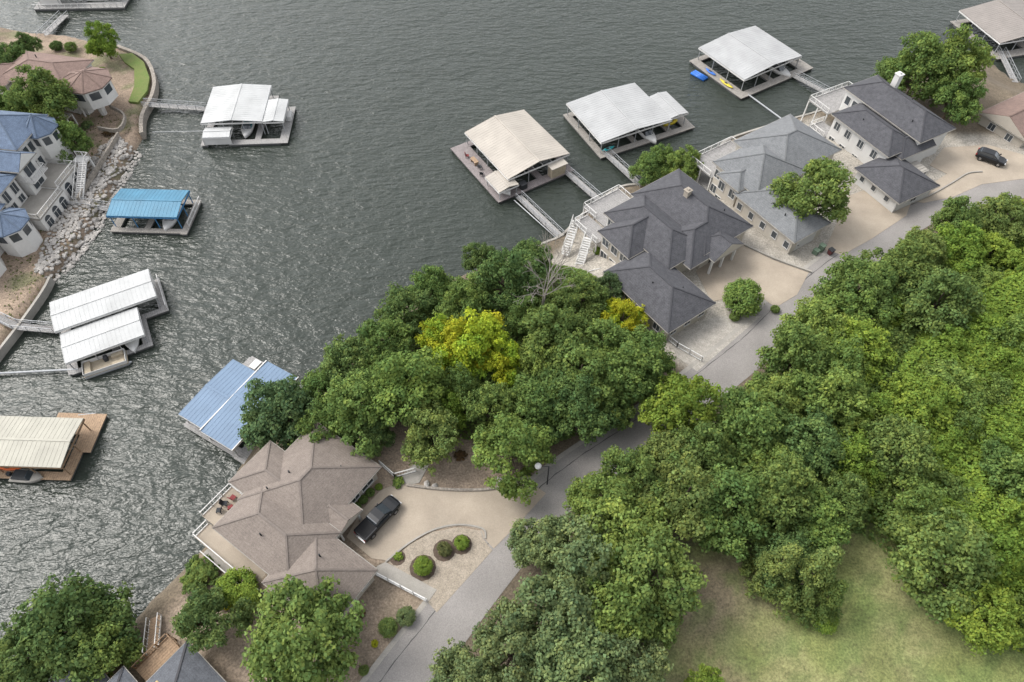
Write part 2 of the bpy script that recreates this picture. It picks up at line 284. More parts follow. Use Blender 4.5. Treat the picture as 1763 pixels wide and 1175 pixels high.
seawall('curved tan stone seawall round the green turf point',[(205,86),(252,107),(268,140),(265,170),(248,205),(247,236)],'stonewall',1.6,.7)
seawall('long dark seawall below the bare bank at the left edge',[(90,482),(77,507),(40,560),(0,612),(-60,690)],'conc2',1.4)
kerb('kerb','timber retaining wall above the stony shore on the left bank',[(205,232),(168,292),(135,345)],2.0,.6,.3,'stonewall',2.0,'retaining wall')
kerb('kerb','short stone terrace wall on the slope below the gangway head',[(190,185),(215,200),(205,225),(170,222)],2.3,.5,.3,'stonewall',2.3,'retaining wall')
t=MB(); t.prism(pix([(205,95),(228,93),(248,108),(258,135),(254,158),(238,178),(222,176),(232,150),(232,120),(215,108)],1.6),1.2,1.78); struct(t.build('turf_lawn','turf'))
# riprap
rng=np.random.RandomState(4); mb=MB(); rp=pix([(205,240),(242,262),(207,320),(168,395),(124,452),(90,482),(62,470),(92,400),(112,360),(145,310),(172,262)],.8)
rx=[p[0] for p in rp]; ry=[p[1] for p in rp]
cand=np.stack([rng.uniform(min(rx),max(rx),16000),rng.uniform(min(ry),max(ry),16000)],-1); inn=poly_sd(cand[:,0],cand[:,1],rp)>0; cand=cand[inn]
kept=[]
for c in cand:
    if all((c[0]-k[0])**2+(c[1]-k[1])**2>.3 for k in kept[-900:]): kept.append(c)
    if len(kept)>1300: break
cand=np.array(kept); chz=height(cand[:,0],cand[:,1])[0]
ico=[(0,0,1),(.894,0,.447),(.276,.851,.447),(-.724,.526,.447),(-.724,-.526,.447),(.276,-.851,.447),(.724,.526,-.447),(-.276,.851,-.447),(-.894,0,-.447),(-.276,-.851,-.447),(.724,-.526,-.447),(0,0,-1)]
icf=[(0,1,2),(0,2,3),(0,3,4),(0,4,5),(0,5,1),(1,6,2),(2,7,3),(3,8,4),(4,9,5),(5,10,1),(2,6,7),(3,7,8),(4,8,9),(5,9,10),(1,10,6),(11,7,6),(11,8,7),(11,9,8),(11,10,9),(11,6,10)]
def rockadd(mb,x,y,z,s,rg):
    sx,sy,sz=s*rg.uniform(.7,1.3),s*rg.uniform(.7,1.3),s*rg.uniform(.5,.8); a=rg.uniform(0,6.28); ca,sa=math.cos(a),math.sin(a); vs=[]
    for p in ico:
        k=rg.uniform(.75,1.2); X,Y,Z=p[0]*sx*k,p[1]*sy*k,p[2]*sz*k; vs.append((x+X*ca-Y*sa,y+X*sa+Y*ca,z+Z))
    mb.add(vs,icf)
for (x,y),z in zip(cand,chz): rockadd(mb,x,y,max(z,-.1)+.12,rng.uniform(.26,.6),rng)
tag(mb.build('riprap','rock'),'bank of loose grey and tan riprap stones along the left shore','rocks',kind='stuff')
def boulder(px,py,z,s,label,group=None):
    x,y=Wp(px,py,z); m2=MB(); rockadd(m2,0,0,s*.3,s,rng); o=m2.build('boulder','rock'); o.location=(x,y,gz(x,y)); tag(o,label,'boulder',group)
for i,(px,py,s) in enumerate([(862,832,.6),(872,838,.5),(880,829,.55),(893,836,.5),(905,824,.6),(735,835,.45),(748,838,.4)]):
    boulder(px,py,5,s,'grey boulder edging the front driveway near the lamp post' if i<5 else 'small grey boulder at the lake side kerb of the front driveway','boulders along the front driveway' if i<5 else 'small boulders by the front kerb')
# ---------------------------------------------------------------- houses
def hip(mb,cap,a0,a1,b0,b1,z,sl,axis,h0=True,h1=True,th=.22):
    if axis=='a':
        hf=(b1-b0)/2; zr=z+hf*sl; r0=a0+(hf if h0 else 0); r1=a1-(hf if h1 else 0)
        if r1<r0: r0=r1=(r0+r1)/2
        rid=[(r0,(b0+b1)/2,zr),(r1,(b0+b1)/2,zr)]; E=[(a0,b0),(a1,b0),(a1,b1),(a0,b1)]
        F_=[(4,5,9,8),(5,6,9),(6,7,8,9),(7,4,8)]; hips=[(0,0,h0),(3,0,h0),(1,1,h1),(2,1,h1)]
    else:
        hf=(a1-a0)/2; zr=z+hf*sl; r0=b0+(hf if h0 else 0); r1=b1-(hf if h1 else 0)
        if r1<r0: r0=r1=(r0+r1)/2
        rid=[((a0+a1)/2,r0,zr),((a0+a1)/2,r1,zr)]; E=[(a0,b0),(a1,b0),(a1,b1),(a0,b1)]
        F_=[(4,5,8),(5,6,9,8),(6,7,9),(7,4,8,9)]; hips=[(0,0,h0),(1,0,h0),(2,1,h1),(3,1,h1)]
    vs=[(a,-b,z-th) for a,b in E]+[(a,-b,z) for a,b in E]+[(a,-b,zz) for a,b,zz in rid]
    mb.add(vs,[(0,1,2,3),(0,1,5,4),(1,2,6,5),(2,3,7,6),(3,0,4,7)]+F_)
    if cap is not None:
        rr=[(a,-b,zz+.02) for a,b,zz in rid]
        cap.bar(rr[0],rr[1],.26,.06)
        for c,e,h in hips:
            if h: cap.bar((E[c][0],-E[c][1],z+.02),rr[e],.22,.06)
def rail(mb,pts,z,h=1.0,sp=1.5,w=.08,base=True):
    for (a0,b0),(a1,b1) in zip(pts[:-1],pts[1:]):
        l=math.hypot(a1-a0,b1-b0); k=max(1,int(round(l/sp)))
        for i in range(k+1):
            t=i/k; a=a0+(a1-a0)*t; b=b0+(b1-b0)*t; mb.box(a-w*.7,a+w*.7,-b-w*.7,-b+w*.7,z,z+h+.05)
        for q_ in (h,h*.12): mb.bar((a0,-b0,z+q_),(a1,-b1,z+q_),w*1.2,w)
        kk=int(l/.32)
        for i in range(1,kk):
            t=i/kk; a=a0+(a1-a0)*t; b=b0+(b1-b0)*t; mb.bar((a,-b,z+h*.12),(a,-b,z+h),.035)
class House:
    def __init__(s,name,label,O,z,ang,roofm,capm,wallm,zb,cat='house'):
        x,y=Wp(*O,z); s.zb=zb; s.r=root(name,label,cat,x,y,zb,ang); s.roofm=roofm; s.capm=capm; s.wallm=wallm
    def m(s): return MB(s.zb)
    def p(s,name,mb,m,parent=None,smooth=False): return mb.build(name,m,parent or s.r,smooth)
    def wing(s,a0,a1,b0,b1,z,axis='a',h0=True,h1=True,sl=.45,ov=.55,zf=None,wall=True,wm=None):
        if wall:
            w_=s.m(); w_.ab(a0+ov,a1-ov,b0+ov,b1-ov,s.zb-1.5 if zf is None else zf,z-.12); s.p('wall',w_,wm or s.wallm)
        rf=s.m(); cp=s.m(); hip(rf,cp,a0,a1,b0,b1,z,sl,axis,h0,h1); o=s.p('roof',rf,s.roofm); s.p('ridge_cap',cp,s.capm,o)
        g=s.m(); zz0,zz1=z-.2,z-.06; e=.04
        g.ab(a0-e*2,a1+e*2,b0-e*2,b0-.01,zz0,zz1); g.ab(a0-e*2,a1+e*2,b1+.01,b1+e*2,zz0,zz1); g.ab(a0-e*2,a0-.01,b0,b1,zz0,zz1); g.ab(a1+.01,a1+e*2,b0,b1,zz0,zz1)
        s.p('gutter',g,'conc2',o)
        if axis=='a':
            for aa,h in ((a0,h0),(a1,h1)):
                if not h:
                    gm_=s.m(); bm=(b0+b1)/2; hf=(b1-b0)/2; sgn=1 if aa==a1 else -1; x0=aa+sgn*.01; x1=aa+sgn*.05
                    gm_.add([(x0,-b0-.15,z-.02),(x0,-b1+.15,z-.02),(x0,-bm,z+hf*sl-.12),(x1,-b0-.15,z-.02),(x1,-b1+.15,z-.02),(x1,-bm,z+hf*sl-.12)],[(0,1,2),(3,4,5),(0,1,4,3),(1,2,5,4),(2,0,3,5)])
                    s.p('gable',gm_,wm or s.wallm)
        else:
            for bb,h in ((b0,h0),(b1,h1)):
                if not h:
                    gm_=s.m(); am=(a0+a1)/2; hf=(a1-a0)/2; sgn=-1 if bb==b1 else 1; y0=-bb+sgn*.01;y1=-bb+sgn*.05
                    gm_.add([(a0+.15,y0,z-.02),(a1-.15,y0,z-.02),(am,y0,z+hf*sl-.12),(a0+.15,y1,z-.02),(a1-.15,y1,z-.02),(am,y1,z+hf*sl-.12)],[(0,1,2),(3,4,5),(0,1,4,3),(1,2,5,4),(2,0,3,5)])
                    s.p('gable',gm_,wm or s.wallm)
    def win(s,side,pos,c,zc,w=1.2,h=1.4,name='window',pane='glass',arch=False):
        sg=1 if side[1]=='+' else -1; fr=s.m(); pn=s.m(); t=.09
        def bx(mb,u0,u1,z0,z1,d0,d1):
            lo,hi=sorted((pos+sg*d0,pos+sg*d1))
            if side[0]=='a': mb.ab(lo,hi,u0,u1,z0,z1)
            else: mb.ab(u0,u1,lo,hi,z0,z1)
        z0,z1=zc-h/2,zc+h/2
        bx(fr,c-w/2-t,c+w/2+t,z1,z1+t,.0,.09); bx(fr,c-w/2-t,c+w/2+t,z0-t,z0,.0,.12); bx(fr,c-w/2-t,c-w/2,z0,z1,0,.09); bx(fr,c+w/2,c+w/2+t,z0,z1,0,.09)
        if w>1: bx(fr,c-.03,c+.03,z0,z1,.0,.07)
        bx(pn,c-w/2,c+w/2,z0,z1,.0,.04)
        o=s.p(name,fr,'white'); s.p('pane',pn,pane,o)
        if arch:
            ar=s.m(); k=10
            pts=[(math.cos(math.pi*i/k)*w/2,math.sin(math.pi*i/k)*w/2) for i in range(k+1)]
            d0,d1=pos+sg*.0,pos+sg*.05
            if side[0]=='a': vs=[(d0,-(c+p_[0]),z1+t+p_[1]) for p_ in pts]+[(d1,-(c+p_[0]),z1+t+p_[1]) for p_ in pts]
            else: vs=[(c+p_[0],-d0,z1+t+p_[1]) for p_ in pts]+[(c+p_[0],-d1,z1+t+p_[1]) for p_ in pts]
            nn=k+1; ar.add(vs,[tuple(range(nn)),tuple(range(nn,2*nn))]+[(i,(i+1)%nn,nn+(i+1)%nn,nn+i) for i in range(nn)]); s.p('arch_pane',ar,pane,o)
    def door(s,side,pos,c,z0,w=1.,h=2.1,m='brownw',name='door'):
        sg=1 if side[1]=='+' else -1; d=s.m(); k=s.m()
        lo,hi=sorted((pos,pos+sg*.06)); 
        if side[0]=='a': d.ab(lo,hi,c-w/2,c+w/2,z0,z0+h); k.ab(min(pos+sg*.065,pos+sg*.13),max(pos+sg*.065,pos+sg*.13),c+w*.35,c+w*.42,z0+.95,z0+1.05)
        else: d.ab(c-w/2,c+w/2,lo,hi,z0,z0+h); k.ab(c+w*.35,c+w*.42,min(pos+sg*.065,pos+sg*.13),max(pos+sg*.065,pos+sg*.13),z0+.95,z0+1.05)
        o=s.p(name,d,m); s.p('handle',k,'dark',o)
    def deck(s,a0,a1,b0,b1,z,railpts,fm='plank2',posts=True,rm='white'):
        d=s.m(); d.ab(a0,a1,b0,b1,z-.15,z); o=s.p('deck',d,fm)
        if posts:
            for a in (a0+.15,a1-.15,(a0+a1)/2):
                for b in (b0+.15,b1-.15):
                    q_=s.m(); q_.ab(a-.1,a+.1,b-.1,b+.1,s.zb-1.5,z-.15); s.p('deck_post',q_,rm)
        for pts in railpts:
            m_=s.m(); rail(m_,pts,z); s.p('railing',m_,rm)
    def chimney(s,a,b,z0,z1,w=.9,m='brick'):
        c=s.m(); c.ab(a-w/2,a+w/2,b-w/2,b+w/2,z0,z1); c.ab(a-w/2-.1,a+w/2+.1,b-w/2-.1,b+w/2+.1,z1,z1+.15); c.ab(a-.2,a+.2,b-.2,b+.2,z1+.15,z1+.4); s.p('chimney',c,m)
    def vent(s,a,b,z):
        c=s.m(); c.tube((a,-b,z-.4),(a,-b,z+.45),.09); s.p('roof_vent',c,'dark')
    def stairs(s,p0,p1,w,n_,m='white'):
        mb=s.m(); p0=Vector(p0);p1=Vector(p1); d=(p1-p0); dh=Vector((d.x,d.y,0)).normalized(); sd=Vector((-dh.y,dh.x,0))*w/2
        for i in range(n_):
            c=p0+d*((i+.5)/n_); e=dh*abs(Vector((d.x,d.y,0)).length/n_/2+.02)
            vs=[c-sd-e,c+sd-e,c+sd+e,c-sd+e]; mb.add([(v.x,v.y,v.z-.06) for v in vs]+[(v.x,v.y,v.z) for v in vs],[(0,1,2,3),(4,5,6,7),(0,1,5,4),(1,2,6,5),(2,3,7,6),(3,0,4,7)])
        o=s.p('stairs',mb,m); rl=s.m()
        for sg in (-1,1):
            q0=p0+sd*sg; q1=p1+sd*sg
            rl.bar(q0+Vector((0,0,.95)),q1+Vector((0,0,.95)),.08); rl.bar(q0-Vector((0,0,.1)),q1-Vector((0,0,.1)),.08,.25)
            for i in range(6): c=q0+(q1-q0)*i/5; rl.bar(c,c+Vector((0,0,.98)),.07)
        s.p('stair_rail',rl,'white',o)
    def tower(s,a,b,r,z0,z1,rise,n_=8,rm=None):
        pol=[(a+r*math.cos(2*math.pi*(i+.5)/n_),-b+r*math.sin(2*math.pi*(i+.5)/n_)) for i in range(n_)]
        w_=s.m(); w_.prism(pol,z0,z1); s.p('turret',w_,s.wallm)
        pe=[(a+(r+.5)*math.cos(2*math.pi*(i+.5)/n_),-b+(r+.5)*math.sin(2*math.pi*(i+.5)/n_)) for i in range(n_)]
        rf=s.m(); rf.add([(x,y,z1-.15) for x,y in pe]+[(x,y,z1+.05) for x,y in pe]+[(a,-b,z1+rise)],[tuple(range(n_))]+[(i,(i+1)%n_,n_+(i+1)%n_,n_+i) for i in range(n_)]+[(n_+i,n_+(i+1)%n_,2*n_) for i in range(n_)])
        o=s.p('turret_roof',rf,rm or s.roofm); cp=s.m()
        for x,y in pe: cp.bar((x,y,z1+.08),(a,-b,z1+rise+.03),.2,.06)
        s.p('ridge_cap',cp,s.capm,o)
        for i in range(n_):
            x0,y0=pol[i]; x1,y1=pol[(i+1)%n_]; mx_,my_=(x0+x1)/2,(y0+y1)/2; dx,dy=(x1-x0),(y1-y0); l=math.hypot(dx,dy); ux,uy=dx/l,dy/l; ox,oy=uy*.03,-ux*.03
            q_=s.m(); ww=l*.3; zc=z1-1.35
            q_.add([(mx_+ox*j-ux*ww,my_+oy*j-uy*ww,zc-.7+0) for j in(0,1)]+[(mx_+ox*j+ux*ww,my_+oy*j+uy*ww,zc-.7) for j in(0,1)]+[(mx_+ox*j+ux*ww,my_+oy*j+uy*ww,zc+.7) for j in(0,1)]+[(mx_+ox*j-ux*ww,my_+oy*j-uy*ww,zc+.7) for j in(0,1)],[(0,2,4,6),(1,3,5,7),(0,1,3,2),(2,3,5,4),(4,5,7,6),(6,7,1,0)])
            s.p('window',q_,'glass')
# H1 front house
h=House('house','large taupe shingled lake house with the black pickup parked at its door',(543,725),8,-35,'sh_taupe','ridge_taupe','taupesid',3.0)
h.wing(0,10.7,0,12.5,8,'b'); h.wing(-2.6,9,5.1,11.6,7.9,'a'); h.wing(.3,12.4,8.6,16.4,8.1,'a'); h.wing(9.3,18.5,9.35,17.4,8,'b')
h.wing(7.5,12.4,5.2,9.1,7.7,'a',True,False,.5,wall=False)
for b in (5.7,8.6):
    q=h.m(); q.ab(11.9,12.15,b-.12,b+.12,5,7.5); h.p('porch_column',q,'white')
q=h.m(); q.ab(11.85,12.3,5.3,9.0,7.1,7.5); h.p('porch_beam',q,'white')
h.door('a+',10.15,7.2,5.1,1.1,2.2); h.win('a+',10.15,2.2,6.4,1.8,1.3); h.win('a+',10.15,4.3,6.4,1.2,1.3)
for b in (11.2,13.2,15.4): h.win('a+',17.95,b,6.6,1.0,1.2)
for a in (11.5,14,16.5): h.win('b+',16.85,a,6.5,1.2,1.3)
for a in (2.5,5,7.5): h.win('b+',15.85,a,6.3,1.8,1.7); h.win('b+',15.85,a,3.6,1.4,1.3)
h.win('b+',11.05,-1,6.3,1.4,1.6)
h.deck(-3.6,.4,11.4,16.0,5.1,[[(.3,11.5),(-3.5,11.5),(-3.5,15.9)]],'conc'); h.deck(-2.4,9.2,16.1,18.2,4.9,[[(-2.3,16.2),(-2.3,18.1),(9.1,18.1)]],'conc')
h.deck(-1.5,10,16.3,19.0,2.4,[[(-1.4,18.9),(9.9,18.9)]],'conc2',False)
h.vent(7.5,3,9.0); h.vent(3.2,7,9.4); h.vent(6,14,9.3); h.vent(13,12,9.6); h.vent(14.8,15,9.4); h.vent(2.5,9.8,9.2)
# H2 dark house
h=House('house','sprawling charcoal shingled lake house with winding white deck stairs',(1165,293),9,-54.5,'sh_dark','ridge_dark','taupesid',2.5)
h.wing(0,16,-.5,9.8,9,'a',sl=.55); h.wing(.7,15,7.6,15.9,8.9,'a',sl=.55); h.wing(9.4,23,14.2,23.2,8.1,'a',sl=.5); h.wing(3,10,9,19,8.7,'b',sl=.6)
h.wing(8.5,16.6,6.2,13.0,8.6,'b',False,True,.6,wall=False)
h.wing(12.2,17.6,3,9.2,8.6,'a',True,False,.6,wall=False)
for b in (3.7,6.2,8.6):
    q=h.m(); q.ab(16.8,17.1,b-.15,b+.15,5,8.4); h.p('porch_column',q,'stucco')
h.chimney(7.0,5.2,9.5,12.4,.8); h.win('a+',15.4,2,7,1.5,1.5); h.door('a+',15.4,6.5,5.1,1.3,2.3,'dark'); h.win('a+',15.4,8.2,7,1.0,1.5)
for b in (16,18.7,21.4): h.win('a+',22.45,b,6.6,1.1,1.2)
for a in (11.5,14.5,17.5,20.5): h.win('b+',22.65,a,6.4,1.2,1.3)
for a in (4.5,6.5,8.5): h.win('b+',18.45,a,7.2,1.3,1.6,arch=(a==6.5)); h.win('b+',18.45,a,4.2,1.3,1.5)
for b in (9.5,12,14.5): h.win('a-',1.25,b,7.2,1.6,1.7); h.win('a-',1.25,b,4.2,1.6,1.7)
h.win('b+',15.35,2.0,7.2,1.2,1.5); h.win('b+',15.35,2.0,4.2,1.2,1.5)
h.deck(-4.5,.9,8,15.5,5.9,[[(.5,8.1),(-4.4,8.1),(-4.4,15.4),(-1.4,15.4)]],'plank2'); h.deck(-2.8,2.9,15.8,18.8,5.7,[[(-2.7,15.9),(-2.7,18.7),(.3,18.7)],[(1.8,18.7),(2.8,18.7)]],'plank2')
h.stairs((1.1,-18.9,5.7),(3.6,-22.6,3.0),1.2,14); h.stairs((-3,-18,5.6),(-.5,-22,2.2),1.2,14)
h.vent(12,2,10.3); h.vent(11,12,10.2); h.vent(16,20,9.5); h.vent(19,17,9.2); h.vent(4,12.8,9.9)
# H3 grey
h=House('house','pale grey shingled house with cream siding behind the roadside oak',(1320,212),9,-57,'sh_grey','ridge_grey','cream',2.5)
h.wing(.6,12,-5,8.5,9.2,'b'); h.wing(2.5,12.6,3.5,14.8,9,'a'); h.wing(9.5,22.4,8.8,16.6,8.3,'a'); h.wing(5,10,12,16.2,8.8,'b',False,True)
for a in (11,13.5,16,18.5,21): h.win('b+',16.05,a,6.4,.9,1.2)
for a in (6.2,8.6): h.win('b+',15.65,a,7.0,1.2,1.5); h.win('b+',15.65,a,4.0,1.2,1.5)
h.win('b+',14.25,3.8,7,1.2,1.5); h.win('b+',14.25,3.8,4,1.2,1.5)
for b in (4.5,7,9.5,12.5): h.win('a-',3.05,b,7.2,1.6,1.8)
h.door('a+',21.85,12.7,5.06,4.2,2.3,'white','garage_door')
h.deck(-2.5,3.0,5,14.5,5.8,[[(2.5,5.1),(-2.4,5.1),(-2.4,14.4),(2.4,14.4)]]); h.deck(-2.3,2.9,5.5,14.3,2.9,[[(-2.2,5.6),(-2.2,14.2)]],'plank2',False)
h.vent(7,0,10.8); h.vent(8,10,10.6); h.vent(15,11,9.7); h.vent(18,14.5,9.2)
# H4
h=House('house','tall white sided house with charcoal roofs and a white chimney',(1513,135),10,-62,'sh_dark','ridge_dark','whitesid',2.5)
h.wing(-.5,17,0,8.2,10.4,'a',True,True,.55); h.wing(3.3,16.4,7,14.1,9.3,'a',True,True,.5); h.wing(14.6,24.3,10,19,7.7,'a',True,True,.45); h.wing(12,17.5,4,12,8.8,'b',False,True,.5)
h.chimney(4.5,2.0,10.5,13.9,1.0,'white')
for a in (5,7.5,10.5,13.5):
    h.win('b+',13.55,a,7.6,1.1,1.4); h.win('b+',13.55,a,4.6,1.1,1.4)
for a in (1,2.6): h.win('b+',7.65,a,8.4,1.0,1.5)
for a in (16.5,19,21.8): h.win('b+',18.45,a,6.5,.8,.9)
h.door('b-',10.55,19.5,5.06,4.6,2.3,'white','garage_door'); h.win('a+',23.75,14.5,6.4,1.2,1.1)
for b in (1.5,4,6.5): h.win('a-',.05,b,8.3,1.5,1.8)
h.deck(-4.8,.2,1,10.5,6.0,[[(0,1.1),(-4.7,1.1),(-4.7,10.4),(0,10.4)]]); h.deck(-.2,3.6,10.6,14,4.4,[[(-.1,10.7),(-.1,13.9),(3.4,13.9)]])
q=h.m(); q.ab(17.6,20.4,7.6,9.6,6.9,7.0)
for k in range(5): q.ab(17.7+k*.6,17.76+k*.6,7.5,9.7,7.01,7.08)
h.p('pergola_roof',q,'conc2')
for a,b in ((17.9,7.8),(20.2,7.8)):
    q=h.m(); q.ab(a-.1,a+.1,b-.1,b+.1,5,6.9); h.p('pergola_post',q,'white')
h.vent(9,2.5,11.8); h.vent(13,6.5,11.3); h.vent(8,12,10.2)
# H5
h=House('house','small brown roofed cottage at the right edge behind the big oak',(1712,182),7,-60,'sh_brown','ridge_brown','taupesid',3.0)
h.wing(0,9.5,-9,4,7,'b',True,False,.45); h.win('b+',3.45,3,5.6,1.2,1.2); h.win('b+',3.45,6.5,5.6,1.2,1.2)
# H6
h=House('house','dark slate roofed house with yellow walls at the bottom left edge',(322,1104),7,-38,'sh_slate','ridge_dark','yellow',2.0)
h.wing(0,8.2,0,9,7,'b'); h.wing(-3.2,4,5.5,14,6.7,'b'); h.wing(-8,-1,7.2,15,6.0,'a'); h.win('a+',7.65,3,5.6,1.2,1.2); h.win('a+',7.65,6,5.6,1.2,1.2)
h.chimney(2.4,4.2,7.5,9.4,.8,'yellow'); h.deck(-3.4,.3,1,5.3,4.2,[[(.2,1.1),(-3.3,1.1),(-3.3,5.2)]],'wood',True,'brownw')
h.stairs((-3.4,-3.2,4.2),(-7.5,-1.2,1.6),1.2,12,'wood')
# House A
h=House('house','brown roofed white house with an octagonal turret above the turf point',(45,88),8,-12,'sh_brown','ridge_brown','stucco',2.0)
h.wing(0,14.5,0,9.5,8,'a',True,True,.35); h.wing(-11,3,3,12,7.8,'a',True,True,.35); h.wing(5,11,5,12.5,7.9,'b',True,True,.35); h.wing(11,16,3,9,7.8,'a',True,False,.35)
h.tower(17,6.2,3.9,4.2,7.9,1.9)
q=h.m(); q.tube((17.6,-7.2,.8),(17.6,-7.2,4.2),.55,.8); h.p('column',q,'stucco'); q=h.m(); q.tube((15,-9,1),(15,-9,4.2),.2); h.p('column',q,'stucco')
h.deck(9,15.5,11.8,13.6,4.4,[[(9,13.5),(15.4,13.5)]],'conc2'); h.vent(5,3,9.2)
for a in (6,8,10): h.win('b+',11.95,a,6.4,1.2,1.6)
for a in (1,12.8,14.5): h.win('b+',8.95,a,6.3,1.0,1.6)
# House B
h=House('house','white stucco mansion with blue grey roofs and arched terraces on the left bank',(18,196),10,-8,'sh_blue','ridge_blue','stucco',2.0)
h.wing(-14,7.2,0,9.5,10.5,'a',True,True,.6); h.wing(-16,-1,8,22,9.5,'b',True,True,.5); h.wing(-4,9.2,8.4,13.4,9.4,'a',True,False,.75); h.wing(-5,8.2,13,18.6,8.6,'a',True,True,.5); h.wing(-4,8.6,18.4,27,7.2,'a',True,True,.5)
h.tower(10.0,21.4,2.9,.6,6.3,1.9); h.tower(6.9,2.8,2.5,2,9.9,2.6); h.tower(7.2,28,3.2,.6,6.0,1.6)
h.win('a+',8.65,10.9,7.9,2.2,1.8,arch=True); h.win('a+',8.65,10.9,5.4,2.4,1.6)
for b in (14.6,16.8): h.win('a+',7.65,b,7.0,1.2,1.8); h.win('a+',7.65,b,4.9,1.2,1.2)
for b in (6.2,7.6): h.win('a+',6.65,b,8.6,1.0,1.7); h.win('a+',6.65,b,5.6,1.0,1.7)
for a in (1,3.2,5.4,7.4): h.win('b+',26.45,a,5.6,1.1,1.5); h.win('b+',26.45,a,3.0,1.1,1.5)
q=h.m(); q.ab(6.8,11.8,5.2,11,.5,4.3); h.p('terrace_wall',q,'stucco'); q=h.m(); q.ab(7.8,12.4,11.1,18.2,.5,3.9); h.p('terrace_wall',q,'stucco')
q=h.m(); q.ab(6.7,11.9,5.1,11.02,4.3,4.45); q.ab(7.7,12.5,11.04,18.3,3.9,4.05); h.p('terrace_floor',q,'conc2')
q=h.m(); rail(q,[(6.9,5.3),(11.7,5.3),(11.7,10.9)],4.45); rail(q,[(11.9,11.2),(12.4,11.2),(12.4,18.1),(9,18.1)],4.05); h.p('railing',q,'white')
q=h.m(); q.ab(7.0,10.2,9.0,13.0,6.75,6.9); h.p('balcony',q,'stucco'); q=h.m(); rail(q,[(9,9.1),(10.1,9.1),(10.1,12.9),(9,12.9)],6.9); h.p('railing',q,'white')
h.win('a+',11.8,6.6,2.2,1.5,1.7,arch=True); h.win('a+',11.8,9.2,2.2,1.5,1.7,arch=True)
for b in (12.4,14.6,16.8): h.win('a+',12.4,b,2.0,1.4,1.6,arch=True)
h.stairs((12.7,-4.5,4.6),(13.9,-11.0,1.6),1.3,18)
q=h.m(); q.ab(10.8,13.4,2.9,4.5,4.46,4.6); q.ab(11,11.3,3,3.3,1,4.46); q.ab(13,13.3,3,3.3,1,4.46); h.p('landing',q,'white'); q=h.m(); rail(q,[(10.9,3),(13.3,3),(13.3,4.4)],4.6); h.p('railing',q,'white')
h.chimney(-3,4.5,11,14.2,1.0,'stucco'); h.chimney(1,15.5,9.5,11.6,.9,'stucco')
# ---------------------------------------------------------------- docks
def metal_roof(mb,a0,a1,b0,b1,z,rise,axis):
    th=.1
    def rib(p,q): mb.bar(p,q,.045,.022)
    if axis=='a':
        bm=(b0+b1)/2
        for (s0,z0,s1,z1) in ((b0,z,bm,z+rise),(bm,z+rise,b1,z)):
            mb.add([(a0,-s0,z0),(a1,-s0,z0),(a1,-s1,z1),(a0,-s1,z1),(a0,-s0,z0-th),(a1,-s0,z0-th),(a1,-s1,z1-th),(a0,-s1,z1-th)],[(0,1,2,3),(4,5,6,7),(0,1,5,4),(1,2,6,5),(2,3,7,6),(3,0,4,7)])
            k=int((a1-a0)/.6)
            for i in range(k+1): a=a0+.05+(a1-a0-.1)*i/k; rib((a,-s0,z0+.01),(a,-s1,z1+.01))
        mb.bar((a0,-bm,z+rise+.03),(a1,-bm,z+rise+.03),.3,.05)
    else:
        am=(a0+a1)/2
        for (s0,z0,s1,z1) in ((a0,z,am,z+rise),(am,z+rise,a1,z)):
            mb.add([(s0,-b0,z0),(s0,-b1,z0),(s1,-b1,z1),(s1,-b0,z1),(s0,-b0,z0-th),(s0,-b1,z0-th),(s1,-b1,z1-th),(s1,-b0,z1-th)],[(0,1,2,3),(4,5,6,7),(0,1,5,4),(1,2,6,5),(2,3,7,6),(3,0,4,7)])
            k=int((b1-b0)/.6)
            for i in range(k+1): b=b0+.05+(b1-b0-.1)*i/k; rib((s0,-b,z0+.01),(s1,-b,z1+.01))
        mb.bar((am,-b0,z+rise+.03),(am,-b1,z+rise+.03),.3,.05)
